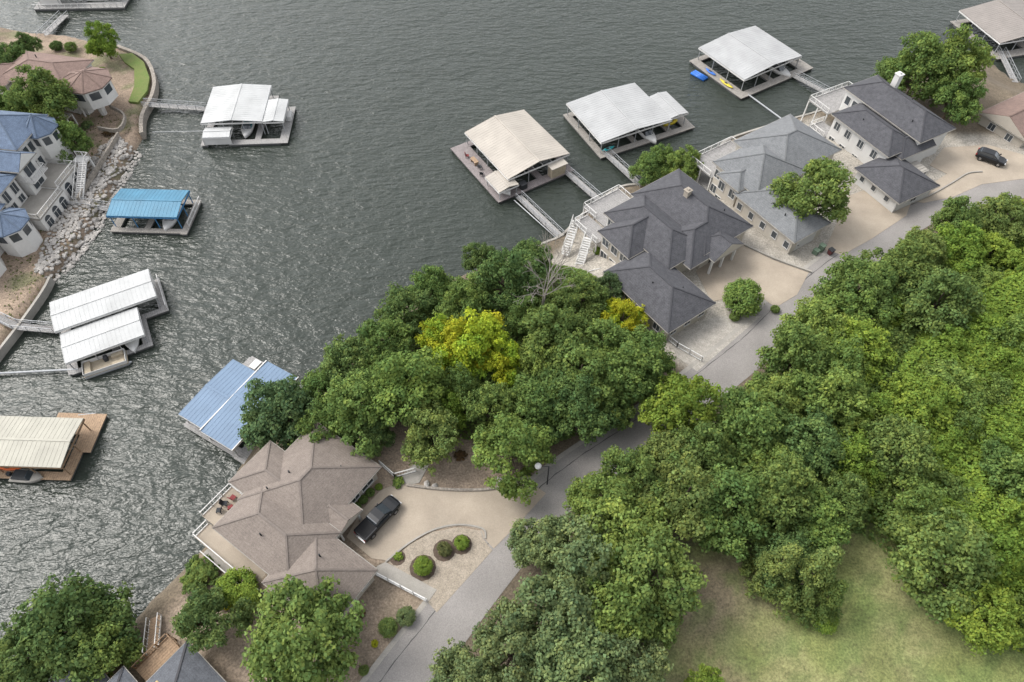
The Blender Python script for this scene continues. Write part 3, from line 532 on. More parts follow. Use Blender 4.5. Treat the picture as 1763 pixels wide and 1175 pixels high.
def dock(label,A,ang,roofs,decks,zr=3.2,deckm='plank2',lockers=(),trim='white',walls=(),group=None,railp=()):
    x,y=Wp(*A,zr); r=root('boat_dock',label,'boat dock',x,y,0,ang)
    for (a0,a1,b0,b1,ax,m,dz,rise) in roofs:
        z=zr+dz; mb=MB(); metal_roof(mb,a0,a1,b0,b1,z,rise,ax); o=mb.build('roof',m,r,recalc=True)
        f=MB(); zz0,zz1=z-.32,z-.1
        for (p_,q_) in (((a0,b0),(a1,b0)),((a1,b0),(a1,b1)),((a1,b1),(a0,b1)),((a0,b1),(a0,b0))):
            f.bar((p_[0],-p_[1],(zz0+zz1)/2-.05),(q_[0],-q_[1],(zz0+zz1)/2-.05),.1,.24)
        nj=int((a1-a0)/1.8)
        for i in range(1,nj): a=a0+(a1-a0)*i/nj; f.bar((a,-b0,z-.35),(a,-b1,z-.35),.08,.15)
        f.build('roof_frame',trim,o)
        ka=max(1,round((a1-a0)/4.2)); kb=max(1,round((b1-b0)/4.2))
        for i in range(ka+1):
            for j in range(kb+1):
                if 0<i<ka and 0<j<kb: continue
                a=a0+.3+(a1-a0-.6)*i/ka; b=b0+.3+(b1-b0-.6)*j/kb
                p_=MB(); p_.ab(a-.06,a+.06,b-.06,b+.06,.1,z-.3); p_.build('post',trim if trim!='white' else 'steel',r)
    d=MB(); fl=MB()
    for k,(a0,a1,b0,b1) in enumerate(decks):
        zt=.55+.004*k; d.ab(a0,a1,b0,b1,zt-.14,zt); fl.ab(a0+.15,a1-.15,b0+.15,b1-.15,-.4,zt-.15)
    d.build('deck',deckm,r); fl.build('float',"foam",r)
    for (a0,a1,b0,b1,hh_,m) in lockers:
        l=MB(); l.ab(a0,a1,b0,b1,.57,.57+hh_); o=l.build('locker',m,r); l2=MB(); l2.ab(a0-.05,a1+.05,b0-.05,b1+.05,.57+hh_,.65+hh_); l2.build('lid',m,o)
    for (a0,a1,b0,b1,z1,m) in walls:
        l=MB(); l.ab(a0,a1,b0,b1,.57,min(z1,zr-.35)); l.build('side_wall',m,r)
    for pts in railp:
        m_=MB(); rail(m_,pts,.57); m_.build('railing','white',r)
    return r
def at(r,a,b,z):
    c,s=math.cos(r.rotation_euler.z),math.sin(r.rotation_euler.z); return (r.location.x+a*c+b*s, r.location.y+a*s-b*c, z)
D1=dock('white roofed dock with stepped roof at the end of the upper left gangway',(367,150),3,[(0,11.3,0,11.5,'b','m_white',0,.5),(11.35,15.2,4.6,11.5,'b','m_white',-.15,.25),(.6,5.6,11.55,14.6,'a','m_white',-.9,.3)],[(-.3,15.8,3.4,4.8),(-.3,1,0,14.6),(14.2,15.8,3.4,14.6),(5,15.8,13.2,14.6),(0,12,-.4,.9),(9.5,10.6,1,14)],lockers=[(14.6,15.6,6,8,.8,'white')],walls=[(.6,5.6,14.4,14.5,2.0,'white'),(.5,.6,11.6,14.6,2.0,'white')])
D2=dock('small dock with a bright blue metal roof by the riprap shore',(208,325),-2,[(0,11.8,0,6.6,'a','m_blue',0,.6)],[(-.2,12.6,6.6,7.6),(11.7,12.8,-.5,7.8),(-.2,1.2,0,7.6),(-.2,12.6,-.5,.6),(5.3,6.3,0,7)],trim='m_bluetrim',railp=[[(12.7,-.3),(12.7,6)]],deckm='plank')
D3=dock('twin white roofed dock with a pontoon boat moored at its front',(85,521),28,[(0,14.3,0,6.2,'a','m_white',0,.35),(.4,11.2,6.4,12.2,'a','m_white',-.6,.3)],[(-.2,14.9,-.1,.9),(-.2,1.2,0,12.6),(13.6,14.9,-.1,6.9),(11.0,14.9,6.2,7.2),(10.2,11.5,7,12.6),(.3,11.5,12,12.8),(6,7,0,12)],walls=[(14.1,14.2,.3,2.0,3.3,'white')],railp=[[(14.8,0),(14.8,6.8)]])
D4=dock('beige roofed wooden dock cut by the left edge of the picture',(0,716),-2,[(-7,11.2,0,7.1,'a','m_cream',0,.45)],[(-7.5,10.6,6.5,7.6),(5.5,12.2,-2.2,-.1),(10.6,12.2,-.1,3.6),(-7,10.8,-.1,1),(9.8,11.2,0,7.6)],deckm='wood',trim='brownw')
D5=dock('steel blue roofed dock nearest the taupe house',(307,713),60,[(0,10.2,0,4.3,'b','m_sky',0,.25),(-.4,12.3,4.5,10.0,'b','m_sky',.1,.3)],[(-.3,12.6,-.2,1),(10.3,12.9,.5,5),(-.4,1,0,11.2),(-.6,12.9,9.2,11.3),(11.4,12.9,0,11)],deckm='plank2',lockers=[(11,12.4,1.6,2.6,.9,'white')])
g=MB(); g.ab(-.4,12.3,4.32,4.48,3.1,3.46); g.build('gutter','white',D5)
g=MB(); g.ab(-.5,12.4,10.02,10.15,3.1,3.46); g.build('gutter','white',D5)
D6=dock('beige gabled dock with a wide side deck and a small storage shed',(800,228),32,[(0,12.9,0,15.2,'b','m_beige',0,1.1),(-2.7,1.3,11.8,16.6,'b','m_beige',-.7,.35)],[(-3,0.4,-.3,16.8),(-3,13.0,15.1,16.8),(12,13.0,0,16.8),(-3,13,-.4,1),(6,7.2,0,16)],deckm='woodgrey',lockers=[(2,3.2,15.3,16.4,1,'dark')])
g=MB(); g.ab(8.2,11.2,15.3,16.6,.57,2.7); sh=g.build('shed','tan',D6); g=MB(); g.ab(8,11.4,15.25,16.9,2.7,2.84); g.build('shed_roof','m_beige',sh)
D7=dock('pale grey roofed dock with stepped corner and a yellow jet ski beside it',(975,178),26,[(0,15.3,0,13.2,'b','m_grey',0,.5),(15.35,19.4,5,12.6,'b','m_grey',-.12,.25)],[(-.3,19.6,12.9,14.2),(-.4,1,0,14.2),(18.4,20.4,5,14.2),(-.4,16,-.3,1),(7.3,8.3,0,14),(14.8,16,0,14)],deckm='plank')
D8=dock('large grey roofed dock with kayaks on its side deck',(1203,82),32,[(0,15.9,0,13.6,'b','m_grey',0,.7)],[(-1.6,.4,0,15.4),(-1.6,18.6,13.8,15.4),(15.7,18.6,1,15.4),(-1.6,16,-.3,1),(7.4,8.6,0,15)],deckm='plank')
D9=dock('brown roofed dock cut by the top right corner',(1652,18),15,[(0,18,0,13.6,'b','m_brown',0,1.2)],[(-.5,19,13,15.2),(-.5,1,0,15),(8,9.3,0,15),(-.5,19,-.4,1)],deckm='plank')
D0=dock('white twin roofed dock cut by the top left edge',(82,-42),2,[(0,9,0,8.8,'a','m_white',0,.4),(9.6,18.6,-1.5,7.2,'a','m_white',.3,.4)],[(-1,19.5,7.4,10.2),(-1,.6,0,10),(18,19.5,-1,10),(9,10,0,10)],deckm='plank2',walls=[(.5,5,8.4,8.5,3.0,'white'),(10,15,6.8,6.9,3.2,'white')],railp=[[(-.9,10.1),(19.4,10.1)]])
def gangway(label,p,q,z0=.62,z1=1.3,w=1.2,rails=True,m='plank2'):
    x0,y0=Wp(*p,z0); x1,y1=Wp(*q,z1); L_=math.hypot(x1-x0,y1-y0); r=root('gangway',label,'gangway',x0,y0,z0,math.degrees(math.atan2(y1-y0,x1-x0)))
    d=MB(); s_=z1-z0; d.add([(0,-w/2,-.12),(L_,-w/2,s_-.12),(L_,w/2,s_-.12),(0,w/2,-.12),(0,-w/2,0),(L_,-w/2,s_),(L_,w/2,s_),(0,w/2,0)],[(0,3,2,1),(4,5,6,7),(0,1,5,4),(1,2,6,5),(2,3,7,6),(3,0,4,7)]); d.build('walkway_deck',m,r)
    if rails:
        for sg in(-1,1):
            k=max(2,int(L_/1.6)); rl=MB(); y=sg*w/2
            for i in range(k+1): rl.bar((L_*i/k,y,s_*i/k),(L_*i/k,y,s_*i/k+.95),.06)
            rl.bar((0,y,.95),(L_,y,s_+.95),.07); rl.bar((0,y,.5),(L_,y,s_+.5),.04)
            for i in range(k): rl.bar((L_*i/k,y,s_*i/k+.05),(L_*(i+1)/k,y,s_*(i+1)/k+.9),.035)
            rl.build('handrail','steel',r)
gangway('white railed gangway from the turf point to the upper left dock',(356,188),(248,180))
gangway('short gangway from the mansion stairs to the blue roofed dock',(192,360),(122,350))
gangway('gangway from the left edge to the twin roofed dock',(97,568),(28,562)); gangway('sloping gangway at the left edge behind the seawall',(28,562),(-12,543),1.3,2.2)
gangway('gangway from the beige gabled dock to the gravel point',(893,338),(966,408)); gangway('gangway from the beige gabled dock toward the deck stairs',(978,298),(1032,345))
gangway('gangway between the pale grey dock and the shrubs on the shore',(1043,264),(1106,322)); gangway('gangway from the large grey dock to the white house deck',(1368,131),(1438,168))
gangway('gangway in the top right corner beside the brown dock',(1722,88),(1748,142)); gangway('gangway from the top left bank to the white twin roofed dock',(112,26),(72,64),w=1.8)
def pole(label,p,q,z=.5,r_=.09):
    x0,y0=Wp(*p,z);x1,y1=Wp(*q,z); mb=MB(z); mb.tube((0,0,z),(x1-x0,y1-y0,z),r_); o=mb.build('mooring_pole','steel'); o.location=(x0,y0,z); tag(o,label,'mooring pole')
pole('thin mooring pole between the gravel shore and the upper left dock',(358,226),(262,228),.5,.06); pole('long mooring pole from the left seawall to the twin roofed dock',(135,636),(-20,644),.5,.16)
pole('mooring pole running from the large grey dock to the grey house seawall',(1288,163),(1355,212),.5,.14); pole('mooring pole from the beige gabled dock front to the gravel point',(885,345),(960,412),.5); pole('mooring pole beside the wooden dock at the left edge',(135,715),(165,712),.5)
# ---------------------------------------------------------------- boats and small things
def hullmesh(L_,W_,h_,base=0):
    mb=MB(); secs=[]
    for i in range(9):
        t=i/8; x=-L_/2+L_*t; w_=W_/2*(1-max(0,(t-.45)/.55)**2.2*.97); zk=base+ (0 if t<.7 else (t-.7)*h_*1.5); zt=base+h_*(1+.25*t*t)
        secs.append([(x,-w_,zt),(x,-w_*.75,zk+h_*.15),(x,0,zk),(x,w_*.75,zk+h_*.15),(x,w_,zt)])
    mb.loft(secs); return mb
def boat(label,x,y,z,ang,L_=6,W_=2.3,hull='white',cover='dark',group=None):
    r=root('motor_boat',label,'boat',x,y,z,ang,group); hullmesh(L_,W_,.9).build('hull',hull,r,True)
    c=MB(); c.box(-L_*.42,L_*.12,-W_*.36,W_*.36,1.0,1.22); c.build('cover',cover,r); s_=MB(); s_.add([(L_*.13,-W_*.35,1.0),(L_*.13,W_*.35,1.0),(L_*.05,W_*.3,1.6),(L_*.05,-W_*.3,1.6),(L_*.15,-W_*.35,1.0),(L_*.15,W_*.35,1.0),(L_*.07,W_*.3,1.6),(L_*.07,-W_*.3,1.6)],[(0,1,2,3),(4,5,6,7),(0,1,5,4),(1,2,6,5),(2,3,7,6),(3,0,4,7)]); s_.build('windscreen','glass',r)
    m_=MB(); m_.box(-L_/2-.5,-L_/2-.02,-.22,.22,.5,1.35); m_.build('outboard_motor','dark',r); return r
def pontoon(label,x,y,ang):
    r=root('pontoon_boat',label,'pontoon boat',x,y,0,ang)
    for s_ in(-1,1): m_=MB(); m_.tube((-3,s_*.9,.15),(2.8,s_*.9,.15),.33,.33,10); m_.tube((2.8,s_*.9,.15),(3.4,s_*.9,.3),.33,.08,10); m_.build('pontoon','steel',r,True)
    m_=MB(); m_.box(-3,3,-1.25,1.25,.5,.6); m_.build('deck','tan',r); m_=MB()
    for q_ in((-2.9,2.9,-1.22,-1.17),(-2.9,2.9,1.17,1.22),(-2.9,-2.85,-1.15,1.15),(2.85,2.9,-1.15,1.15)): m_.box(*q_,.62,1.25)
    m_.build('fence','white',r)
    for q_ in((-2.7,-1.9,-1.1,1.1),(1.0,2.6,-1.1,-.5),(1.0,2.6,.5,1.1)): m_=MB(); m_.box(*q_,.6,1.03); m_.build('seat','tan',r)
    m_=MB(); m_.box(.0,.5,.3,1.0,.6,1.35); m_.build('console','dark',r)
def kayak(label,x,y,z,ang,m,L_=3.4):
    r=root('kayak',label,'kayak',x,y,z,ang); mb=MB(); secs=[]
    for i in range(11):
        t=i/10; q_=math.sin(math.pi*min(max(t,.02),.98)); w_=.42*q_**.6; zz=.12*(2*t-1)**2
        secs.append([(-L_/2+L_*t,w_*math.cos(k*math.pi/4),zz+.17+.17*q_**.5*math.sin(k*math.pi/4)) for k in range(8)])
    mb.loft(secs).build('hull',m,r,True); c=MB(); c.ball((-.15,0,.34),.45,.22,.04); c.build('cockpit','dark',r)
def jetski(label,x,y,z,ang,m):
    r=root('jet_ski',label,'jet ski',x,y,z,ang); hullmesh(3.0,1.15,.5).build('hull',m,r,True)
    s_=MB(); s_.box(-1.3,.1,-.25,.25,.55,.9); s_.build('seat','dark',r); s_=MB(); s_.bar((.25,-.4,1.15),(.25,.4,1.15),.06); s_.bar((.5,0,.6),(.25,0,1.15),.14); s_.build('handlebar','dark',r); s_=MB(); s_.ball((.8,0,.62),.55,.32,.25); s_.build('bonnet',m,r,True)
x,y=Wp(183,628,.4); pontoon('tan pontoon boat moored in front of the twin roofed dock',x,y,25)
x,y=Wp(50,822,.3); boat('small grey boat tied to the front of the wooden left dock',x,y,-.25,-5,4.2,1.8,'conc2','dark')
x,y,_=at(D1,7.6,9.5,0); boat('white motor boat half hidden under the stepped white roof',x,y,-.1,-87,6.5,2.4,'white','turq')
x,y,_=at(D6,-.6,14.3,0); boat('covered boat under the low side roof of the beige dock',x,y,.45,-58,5,2,'white','dark')
x,y,_=at(D2,9,4.2,0); boat('motor boat in the slip of the blue roofed dock',x,y,-.1,-92,6,2.3,'white','dark')
x,y,_=at(D3,8.9,10,0); boat('motor boat in the lower slip of the twin roofed dock',x,y,-.1,-62,6,2.3,'white','dark')
x,y,_=at(D8,12,12.0,0); boat('dark covered boat in the right slip of the large grey dock',x,y,-.1,-58,6.5,2.4,'white','dark')
x,y,_=at(D7,11,11.8,0); boat('motor boat in the right slip of the pale grey dock',x,y,-.1,-64,6.5,2.4,'white','dark')
x,y=Wp(14,804,1.0); kayak('orange kayak at the front of the wooden left dock',x,y,.6,-5,'orange')
x,y,_=at(D8,-.9,10.2,0); kayak('yellow kayak on the side deck of the large grey dock',x,y,.56,-58,'ylw',3.8)
x,y=Wp(1154,214,.6); jetski('yellow jet ski parked beside the pale grey dock',x,y,.6,22,'ylw'); x,y=Wp(1047,258,.6); kayak('teal kayak at the near corner of the pale grey dock',x,y,.6,30,'cyan',2.6)
x,y,_=at(D8,-3.0,4.6,0); r=root('swim_raft','bright blue swim raft floating beside the large grey dock','raft',x,y,0,-50)
for k in(-1,0,1): m_=MB(); m_.tube((-1.7,k*.55,.22),(1.7,k*.55,.22),.27,.27,10); m_.build('float_tube','bluep',r,True)
x,y,_=at(D8,-.8,5.4,0); kayak('blue kayak lying on the left deck of the large grey dock',x,y,.56,-58,'bluep',3)
def chair(label,x,y,z,ang,m,group=None):
    r=root('patio_chair',label,'chair',x,y,z,ang,group); s_=MB(); s_.box(-.3,.3,-.3,.3,.38,.46); s_.build('seat',m,r); s_=MB(); s_.add([(-.3,-.3,.46),(-.3,.3,.46),(-.45,.3,1.05),(-.45,-.3,1.05),(-.24,-.3,.46),(-.24,.3,.46),(-.39,.3,1.05),(-.39,-.3,1.05)],[(0,1,2,3),(4,5,6,7),(0,1,5,4),(1,2,6,5),(2,3,7,6),(3,0,4,7)]); s_.build('backrest',m,r)
    for i in(-1,1):
        for j in(-1,1): s_=MB(); s_.box(i*.26-.03,i*.26+.03,j*.26-.03,j*.26+.03,0,.38); s_.build('leg','dark',r)
for i,(px,py,m) in enumerate([(388,868,'dark'),(402,858,'red'),(398,875,'red'),(378,880,'dark')]):
    x,y=Wp(px,py,5.3); chair(['black patio chair nearest the rail of the taupe house deck','red cushioned patio chair on the far side of the taupe house deck','red cushioned patio chair on the near side of the taupe house deck','black patio chair at the lake corner of the taupe house deck'][i],x,y,5.1,60*i,m)
for i,(a,b) in enumerate([(-1.6,3.5),(-1.2,7.5),(-1.9,9.2)]):
    x,y,_=at(D6,a,b,0); chair(['red chair on the side deck of the beige gabled dock, farthest out','dark chair midway along the side deck of the beige dock','dark chair beside the low roof of the beige dock'][i],x,y,.58,40*i,['red','dark','dark'][i])
x,y,_=at(D6,-1.3,5.6,0); r=root('picnic_table','low wooden table on the side deck of the beige gabled dock','table',x,y,.58,-58)
m_=MB(); m_.box(-.9,.9,-.4,.4,.7,.76); m_.build('tabletop','wood',r)
for i in(-1,1): m_=MB(); m_.box(i*.7-.05,i*.7+.05,-.35,.35,0,.7); m_.build('leg','wood',r)
for i,(a,b) in enumerate([(17.3,4),(17.0,8),(17.5,11.5)]):
    x,y,_=at(D8,a,b,0); chair('dark chair on the right hand deck of the large grey dock',x,y,.58,70*i,'dark','chairs on the large grey dock')
# ---------------------------------------------------------------- vehicles
def wheel(r,x,y,rad=.38):
    s_=1 if y>0 else -1; t=MB(); t.tube((x,y-.12*s_,rad),(x,y+.12*s_,rad),rad,rad,20); o=t.build('wheel','rubber',r); t=MB(); t.tube((x,y+.09*s_,rad),(x,y+.135*s_,rad),rad*.62,rad*.55,14); t.build('rim','rim',o)
def sect(x,w_,z0,z1,rd=.12): return [(x,-w_+.05,z0),(x,-w_,z0+rd),(x,-w_,z1-rd),(x,-w_+rd,z1),(x,w_-rd,z1),(x,w_,z1-rd),(x,w_,z0+rd),(x,w_-.05,z0)]
def vehicle(kind,label,px,py,ang,paint,z=5.07):
    x,y=Wp(px,py,z+.8); r=root({'pickup':'pickup_truck','suv':'parked_car'}[kind],label,'pickup truck' if kind=='pickup' else 'car',x,y,z,ang)
    if kind=='pickup':
        L2=2.95; W2=1.0
        st=[(-L2,.88,.6,1.15),(-L2+.08,.97,.5,1.28),(-1.0,1.0,.42,1.3),(-.9,1.0,.42,1.25),(1.2,1.0,.42,1.22),(1.3,1.0,.42,1.2),(2.3,.98,.45,1.12),(2.75,.93,.5,1.02),(L2,.8,.6,.9)]
        cab=[(-.98,.86,1.22,1.3),(-.86,.84,1.22,1.86),(-.3,.80,1.22,1.93),(.5,.80,1.22,1.93),(1.0,.82,1.22,1.6),(1.5,.86,1.2,1.25)]; wx=(-1.85,1.85); rad=.42
    else:
        L2=2.4; W2=.95
        st=[(-L2,.82,.55,1.0),(-L2+.1,.9,.45,1.12),(-1,.95,.38,1.12),(1,.95,.38,1.08),(1.8,.92,.4,1.02),(2.2,.86,.45,.9),(L2,.7,.5,.8)]
        cab=[(-2.28,.72,1.0,1.15),(-2.0,.76,1.0,1.6),(-1.5,.74,1.0,1.72),(.1,.74,1.0,1.72),(.6,.76,1.0,1.45),(1.05,.8,1.0,1.1)]; wx=(-1.45,1.45); rad=.38
    b=MB(); b.loft([sect(*q_) for q_ in st]); b.build('body',paint,r)
    g=MB(); g.loft([sect(q_[0],q_[1],q_[2],q_[3],.08) for q_ in cab]); g.build('windows','glass',r)
    t=MB(); i0,i1=(2,3); t.loft([sect(cab[1][0]+.1,cab[1][1]-.02,cab[1][3]-.1,cab[1][3]+.03,.04),sect(cab[i0][0],cab[i0][1]+.01,cab[i0][3]-.1,cab[i0][3]+.02,.04),sect(cab[i1][0]+.05,cab[i1][1]+.01,cab[i1][3]-.1,cab[i1][3]+.02,.04)]); t.build('cab_roof',paint,r)
    pl=MB()
    for s_ in(-1,1):
        for k in range(len(cab)-1):
            if k in(0,3): 
                p0=cab[k];p1=cab[k+1]
                pl.bar((p0[0],s_*(p0[1]-.03),p0[3]),(p1[0],s_*(p1[1]-.03),p1[3]),.08,.06)
        pl.bar((cab[4][0],s_*(cab[4][1]-.03),cab[4][3]),(cab[5][0],s_*(cab[5][1]-.03),cab[5][3]),.08,.06); pl.bar((.15,s_*(cab[2][1]+.01),cab[2][3]-.05),(.15,s_*(cab[2][1]+.05),cab[2][2]),.09,.03)
    pl.build('pillar',paint,r)
    if kind=='pickup':
        t=MB(); t.box(-2.82,-1.02,-.82,.82,1.29,1.33); t.build('bed_cover','carpet',r)
        t=MB(); t.box(-2.86,-1.0,-.98,-.84,1.27,1.345); t.box(-2.86,-1.0,.84,.98,1.27,1.345); t.box(-2.9,-2.8,-.9,.9,1.25,1.345); t.build('bed_rail','blackp',r)
        t=MB(); t.box(-3.08,-2.93,-.9,.9,.55,.75); t.build('rear_bumper','chrome',r); t=MB(); t.box(2.9,3.05,-.85,.85,.5,.72); t.build('front_bumper','chrome',r)
        t=MB(); t.box(2.93,2.99,-.5,.5,.75,.95); t.build('grille','dark',r)
    for s_ in(-1,1):
        for xx in wx: wheel(r,xx,s_*(W2-.09),rad)
        t=MB(); t.box(L2-.16,L2+.0,s_*.62-.14,s_*.62+.14,.72,.86) ; t.build('headlight','hl',r)
        t=MB(); t.box(-L2-.03,-L2+.12,s_*.8-.09,s_*.8+.09,.8,1.1); t.build('tail_light','redl',r)
        t=MB(); t.box(.95,1.15,s_*(W2+.02)-.1,s_*(W2+.02)+.1,1.15,1.32); t.build('mirror',paint,r)
    return r
p0=Wp(629,914,5.6);p1=Wp(672,868,5.6); vehicle('pickup','black pickup truck with a covered bed on the front driveway',651,892,math.degrees(math.atan2(p1[1]-p0[1],p1[0]-p0[0])),'blackp')
p0=Wp(1686,266,5.6);p1=Wp(1728,281,5.6); vehicle('suv','black car on the far right driveway in front of the garage',1707,271,math.degrees(math.atan2(p1[1]-p0[1],p1[0]-p0[0])),'blackp')
# lamp post
x,y=Wp(942,834,5); r=root('lamp_post','slim lamp post with a pale round lamp where the driveway meets the road','lamp post',x,y,5,0)
m_=MB(); m_.tube((0,0,0),(0,0,4.9),.08,.06); m_.build('pole','dark',r); m_=MB(); m_.tube((0,0,4.8),(-1.2,0,5.1),.04,.04); m_.build('arm','dark',r); m_=MB(); m_.ball((-1.25,0,5.0),.42,.42,.28); m_.build('lamp_shade','white',r,True)
for i,(px,py) in enumerate([(1412,432),(1403,437)]):
    x,y=Wp(px,py,5); r=root('utility_box',['taller green utility box at the foot of the roadside oak','shorter green utility box at the foot of the roadside oak'][i],'utility box',x,y,5,-50); m_=MB(); m_.box(-.4,.4,-.35,.35,0,1.2-.4*i); m_.build('cabinet','green',r); m_=MB(); m_.box(-.45,.45,-.4,.4,1.2-.4*i,1.28-.4*i); m_.build('lid','green',r)
x,y=Wp(1428,438,5); r=root('wheeled_bin','dark maroon wheeled bin by the road near the oak','bin',x,y,5,30); m_=MB(); m_.prism([(-.3,-.3),(.3,-.3),(.3,.3),(-.3,.3)],.1,1.0,[(-.38,-.38),(.38,-.38),(.38,.38),(-.38,.38)]); m_.build('body','maroon',r); m_=MB(); m_.box(-.42,.42,-.42,.42,1.0,1.08); m_.build('lid','dark',r)
def fence(label,pxs,z,h_=1.0,m='white'):
    pl=[Wp(a,b,z) for a,b in pxs]; x0,y0=pl[0]; r=root('fence',label,'fence',x0,y0,z,0); mb=MB(); rail(mb,[(x-x0,-(y-y0)) for x,y in pl],0,h_,1.8,.1); mb.build('fence_rails',m,r)
fence('white fence beside the walkway slab of the taupe house',[(648,990),(735,1036)],5.05); fence('white fence steps behind the entrance beds of the taupe house',[(655,800),(680,822),(716,812)],5.05)
fence('white fence along the gravel beside the middle garage',[(1136,574),(1165,598),(1207,622)],5.05); fence('white fence at the top of the gravel point below the charcoal house',[(1012,435),(1030,443),(1052,440)],2.6)
fence('white fence from the garage corner down to the gravel point',[(1012,475),(1052,465)],3.5)
# ---------------------------------------------------------------- vegetation
lm=bpy.data.materials.new('foliage'); lm.use_nodes=True; n=lm.node_tree.nodes; L=lm.node_tree.links; n.clear()
oi=n.new('ShaderNodeObjectInfo'); an=n.new('ShaderNodeAttribute'); an.attribute_name='tint'
v=n.new('ShaderNodeMix'); v.data_type='RGBA'; v.blend_type='MULTIPLY'; v.inputs[0].default_value=1; L.new(oi.outputs['Color'],v.inputs[6]); L.new(an.outputs['Color'],v.inputs[7])
df=n.new('ShaderNodeBsdfDiffuse'); tr=n.new('ShaderNodeBsdfTranslucent'); mxs=n.new('ShaderNodeMixShader'); mxs.inputs[0].default_value=.36; ou=n.new('ShaderNodeOutputMaterial')
L.new(v.outputs[2],df.inputs['Color']); L.new(v.outputs[2],tr.inputs['Color']); L.new(df.outputs[0],mxs.inputs[1]); L.new(tr.outputs[0],mxs.inputs[2]); L.new(mxs.outputs[0],ou.inputs[0])
def leafmesh(name,pos,nrm,size,tint,rg):
    N=len(pos); up=rg.normal(size=(N,3)); t1=np.cross(nrm,up); t1/=np.linalg.norm(t1,axis=1)[:,None]+1e-9; t2=np.cross(nrm,t1)
    a=size[:,None]*t1; b=size[:,None]*.7*t2
    V=np.stack([pos-a,pos-b+a*.15,pos+a,pos+b+a*.15],1).reshape(-1,3)
    me=bpy.data.meshes.new(name); me.vertices.add(4*N); me.vertices.foreach_set('co',V.ravel()); me.loops.add(4*N); me.loops.foreach_set('vertex_index',np.arange(4*N,dtype=np.int32)); me.polygons.add(N)
    me.polygons.foreach_set('loop_start',np.arange(0,4*N,4,dtype=np.int32)); me.polygons.foreach_set('loop_total',np.full(N,4,dtype=np.int32)); me.update()
    at_=me.attributes.new('tint','FLOAT_COLOR','POINT'); T=np.repeat(np.concatenate([tint,np.ones((N,1))],1),4,0); at_.data.foreach_set('color',T.ravel()); me.materials.append(lm); return me
def rdir(rg,N,upb=0.):
    d=rg.normal(size=(N,3)); d[:,2]+=upb; return d/np.linalg.norm(d,axis=1)[:,None]
def crown(seed,kind='broad',leafs=15000,mottle=False):
    rg=np.random.RandomState(seed); cl=[]
    if kind=='broad':
        nl=rg.randint(10,15); lob=[]
        ox,oy=rg.uniform(-.15,.15,2); lob.append((np.array([ox,oy,1.42]),rg.uniform(.35,.5)))
        for i in range(nl):
            a=2*math.pi*i*.618+rg.uniform(-.3,.3); rr=rg.uniform(.3,.86); z=1.3-rr*rr*.75+rg.uniform(-.22,.22); lob.append((np.array([rr*math.cos(a),rr*math.sin(a),z]),rg.uniform(.16,.4)))
        for i in range(5):
            a=rg.uniform(0,6.28); lob.append((np.array([.55*math.cos(a),.55*math.sin(a),.72]),.33))
        for c,r in lob:
            lt=rg.uniform(.88,1.12); gr=(1,1,1)
            if mottle: gr=[(1,1,1),(.62,.86,1.2),(.8,.95,1.1),(1.05,1,1)][rg.randint(4)]
            k=int(8+38*r)
            for d in rdir(rg,k,.5): cl.append((c+d*r*rg.uniform(.65,1.25)*np.array([1,1,.85]),rg.uniform(.06,.15),lt*rg.uniform(.82,1.2),gr))
    elif kind=='cone':
        for i in range(150):
            t=rg.uniform(0,1)**1.3; a=rg.uniform(0,6.28); rr=(1-t)*rg.uniform(.55,1.0)*.9+.03; cl.append((np.array([rr*math.cos(a),rr*math.sin(a),.25+t*2.5]),rg.uniform(.1,.17),rg.uniform(.75,1.25),(1,1,1)))
    elif kind=='round':
        for d in rdir(rg,90,.3): cl.append((np.array([0,0,.75])+d*.72*np.array([1,1,.85]),rg.uniform(.18,.26),rg.uniform(.85,1.15),(1,1,1)))
    elif kind=='spiky':
        for i in range(60):
            a=rg.uniform(0,6.28); rr=rg.uniform(.1,.95); cl.append((np.array([rr*math.cos(a),rr*math.sin(a),.35+.5*(1-rr)+rg.uniform(-.1,.15)]),rg.uniform(.08,.17),rg.uniform(.7,1.3),(1,1,1)))
    w_=np.array([c[1]**2 for c in cl]); cnt=np.maximum(8,(leafs*w_/w_.sum()).astype(int)); P_=[];N_=[];T_=[]
    for (c,r,t,gr),k in zip(cl,cnt):
        d=rdir(rg,k,.35); rad=r*rg.uniform(.5,1.3,size=(k,1))*np.array([1.1,1.1,.8]); p=c+d*rad
        nn=d*1.0+rg.normal(size=(k,3))*.45+np.array([0,0,.5]); nn/=np.linalg.norm(nn,axis=1)[:,None]
        b=t*rg.uniform(.75,1.25,size=k)
        warm=rg.uniform(-.08,.12,size=k)+ (t-1)*.3
        P_.append(p);N_.append(nn);T_.append(np.stack([b*(1+warm)*gr[0],b*gr[1],b*(1-warm)*gr[2]],1))
    P_=np.concatenate(P_);N_=np.concatenate(N_);T_=np.concatenate(T_)
    sz={'broad':.037,'cone':.036,'round':.055,'spiky':.06}[kind]
    me=leafmesh('crown',P_,N_,sz*rg.uniform(.65,1.3,size=len(P_)),T_,rg)
    tb=MB(); 
    if kind in('broad','cone'):
        top=1.2 if kind=='broad' else 2.4
        tb.tube((0,0,-.15),(.01,0,.55),.07,.055,8); tb.tube((.01,0,.55),(0,0,top),.055,.015,8)
        if kind=='broad':
            for c,r in lob[1:]:
                tb.tube((.01,0,rg.uniform(.4,.75)),tuple(c),.03,.012,6)
        else:
            for i in range(10): a=i*2.4; z=.3+i*.18; rr=.6*(1-i/12); tb.tube((0,0,z),(rr*math.cos(a),rr*math.sin(a),z+.05),.015,.005,5)
    else:
        for i in range(6): a=i*1.05; tb.tube((0,0,-.1),(.4*math.cos(a),.4*math.sin(a),.6),.04,.015,5)
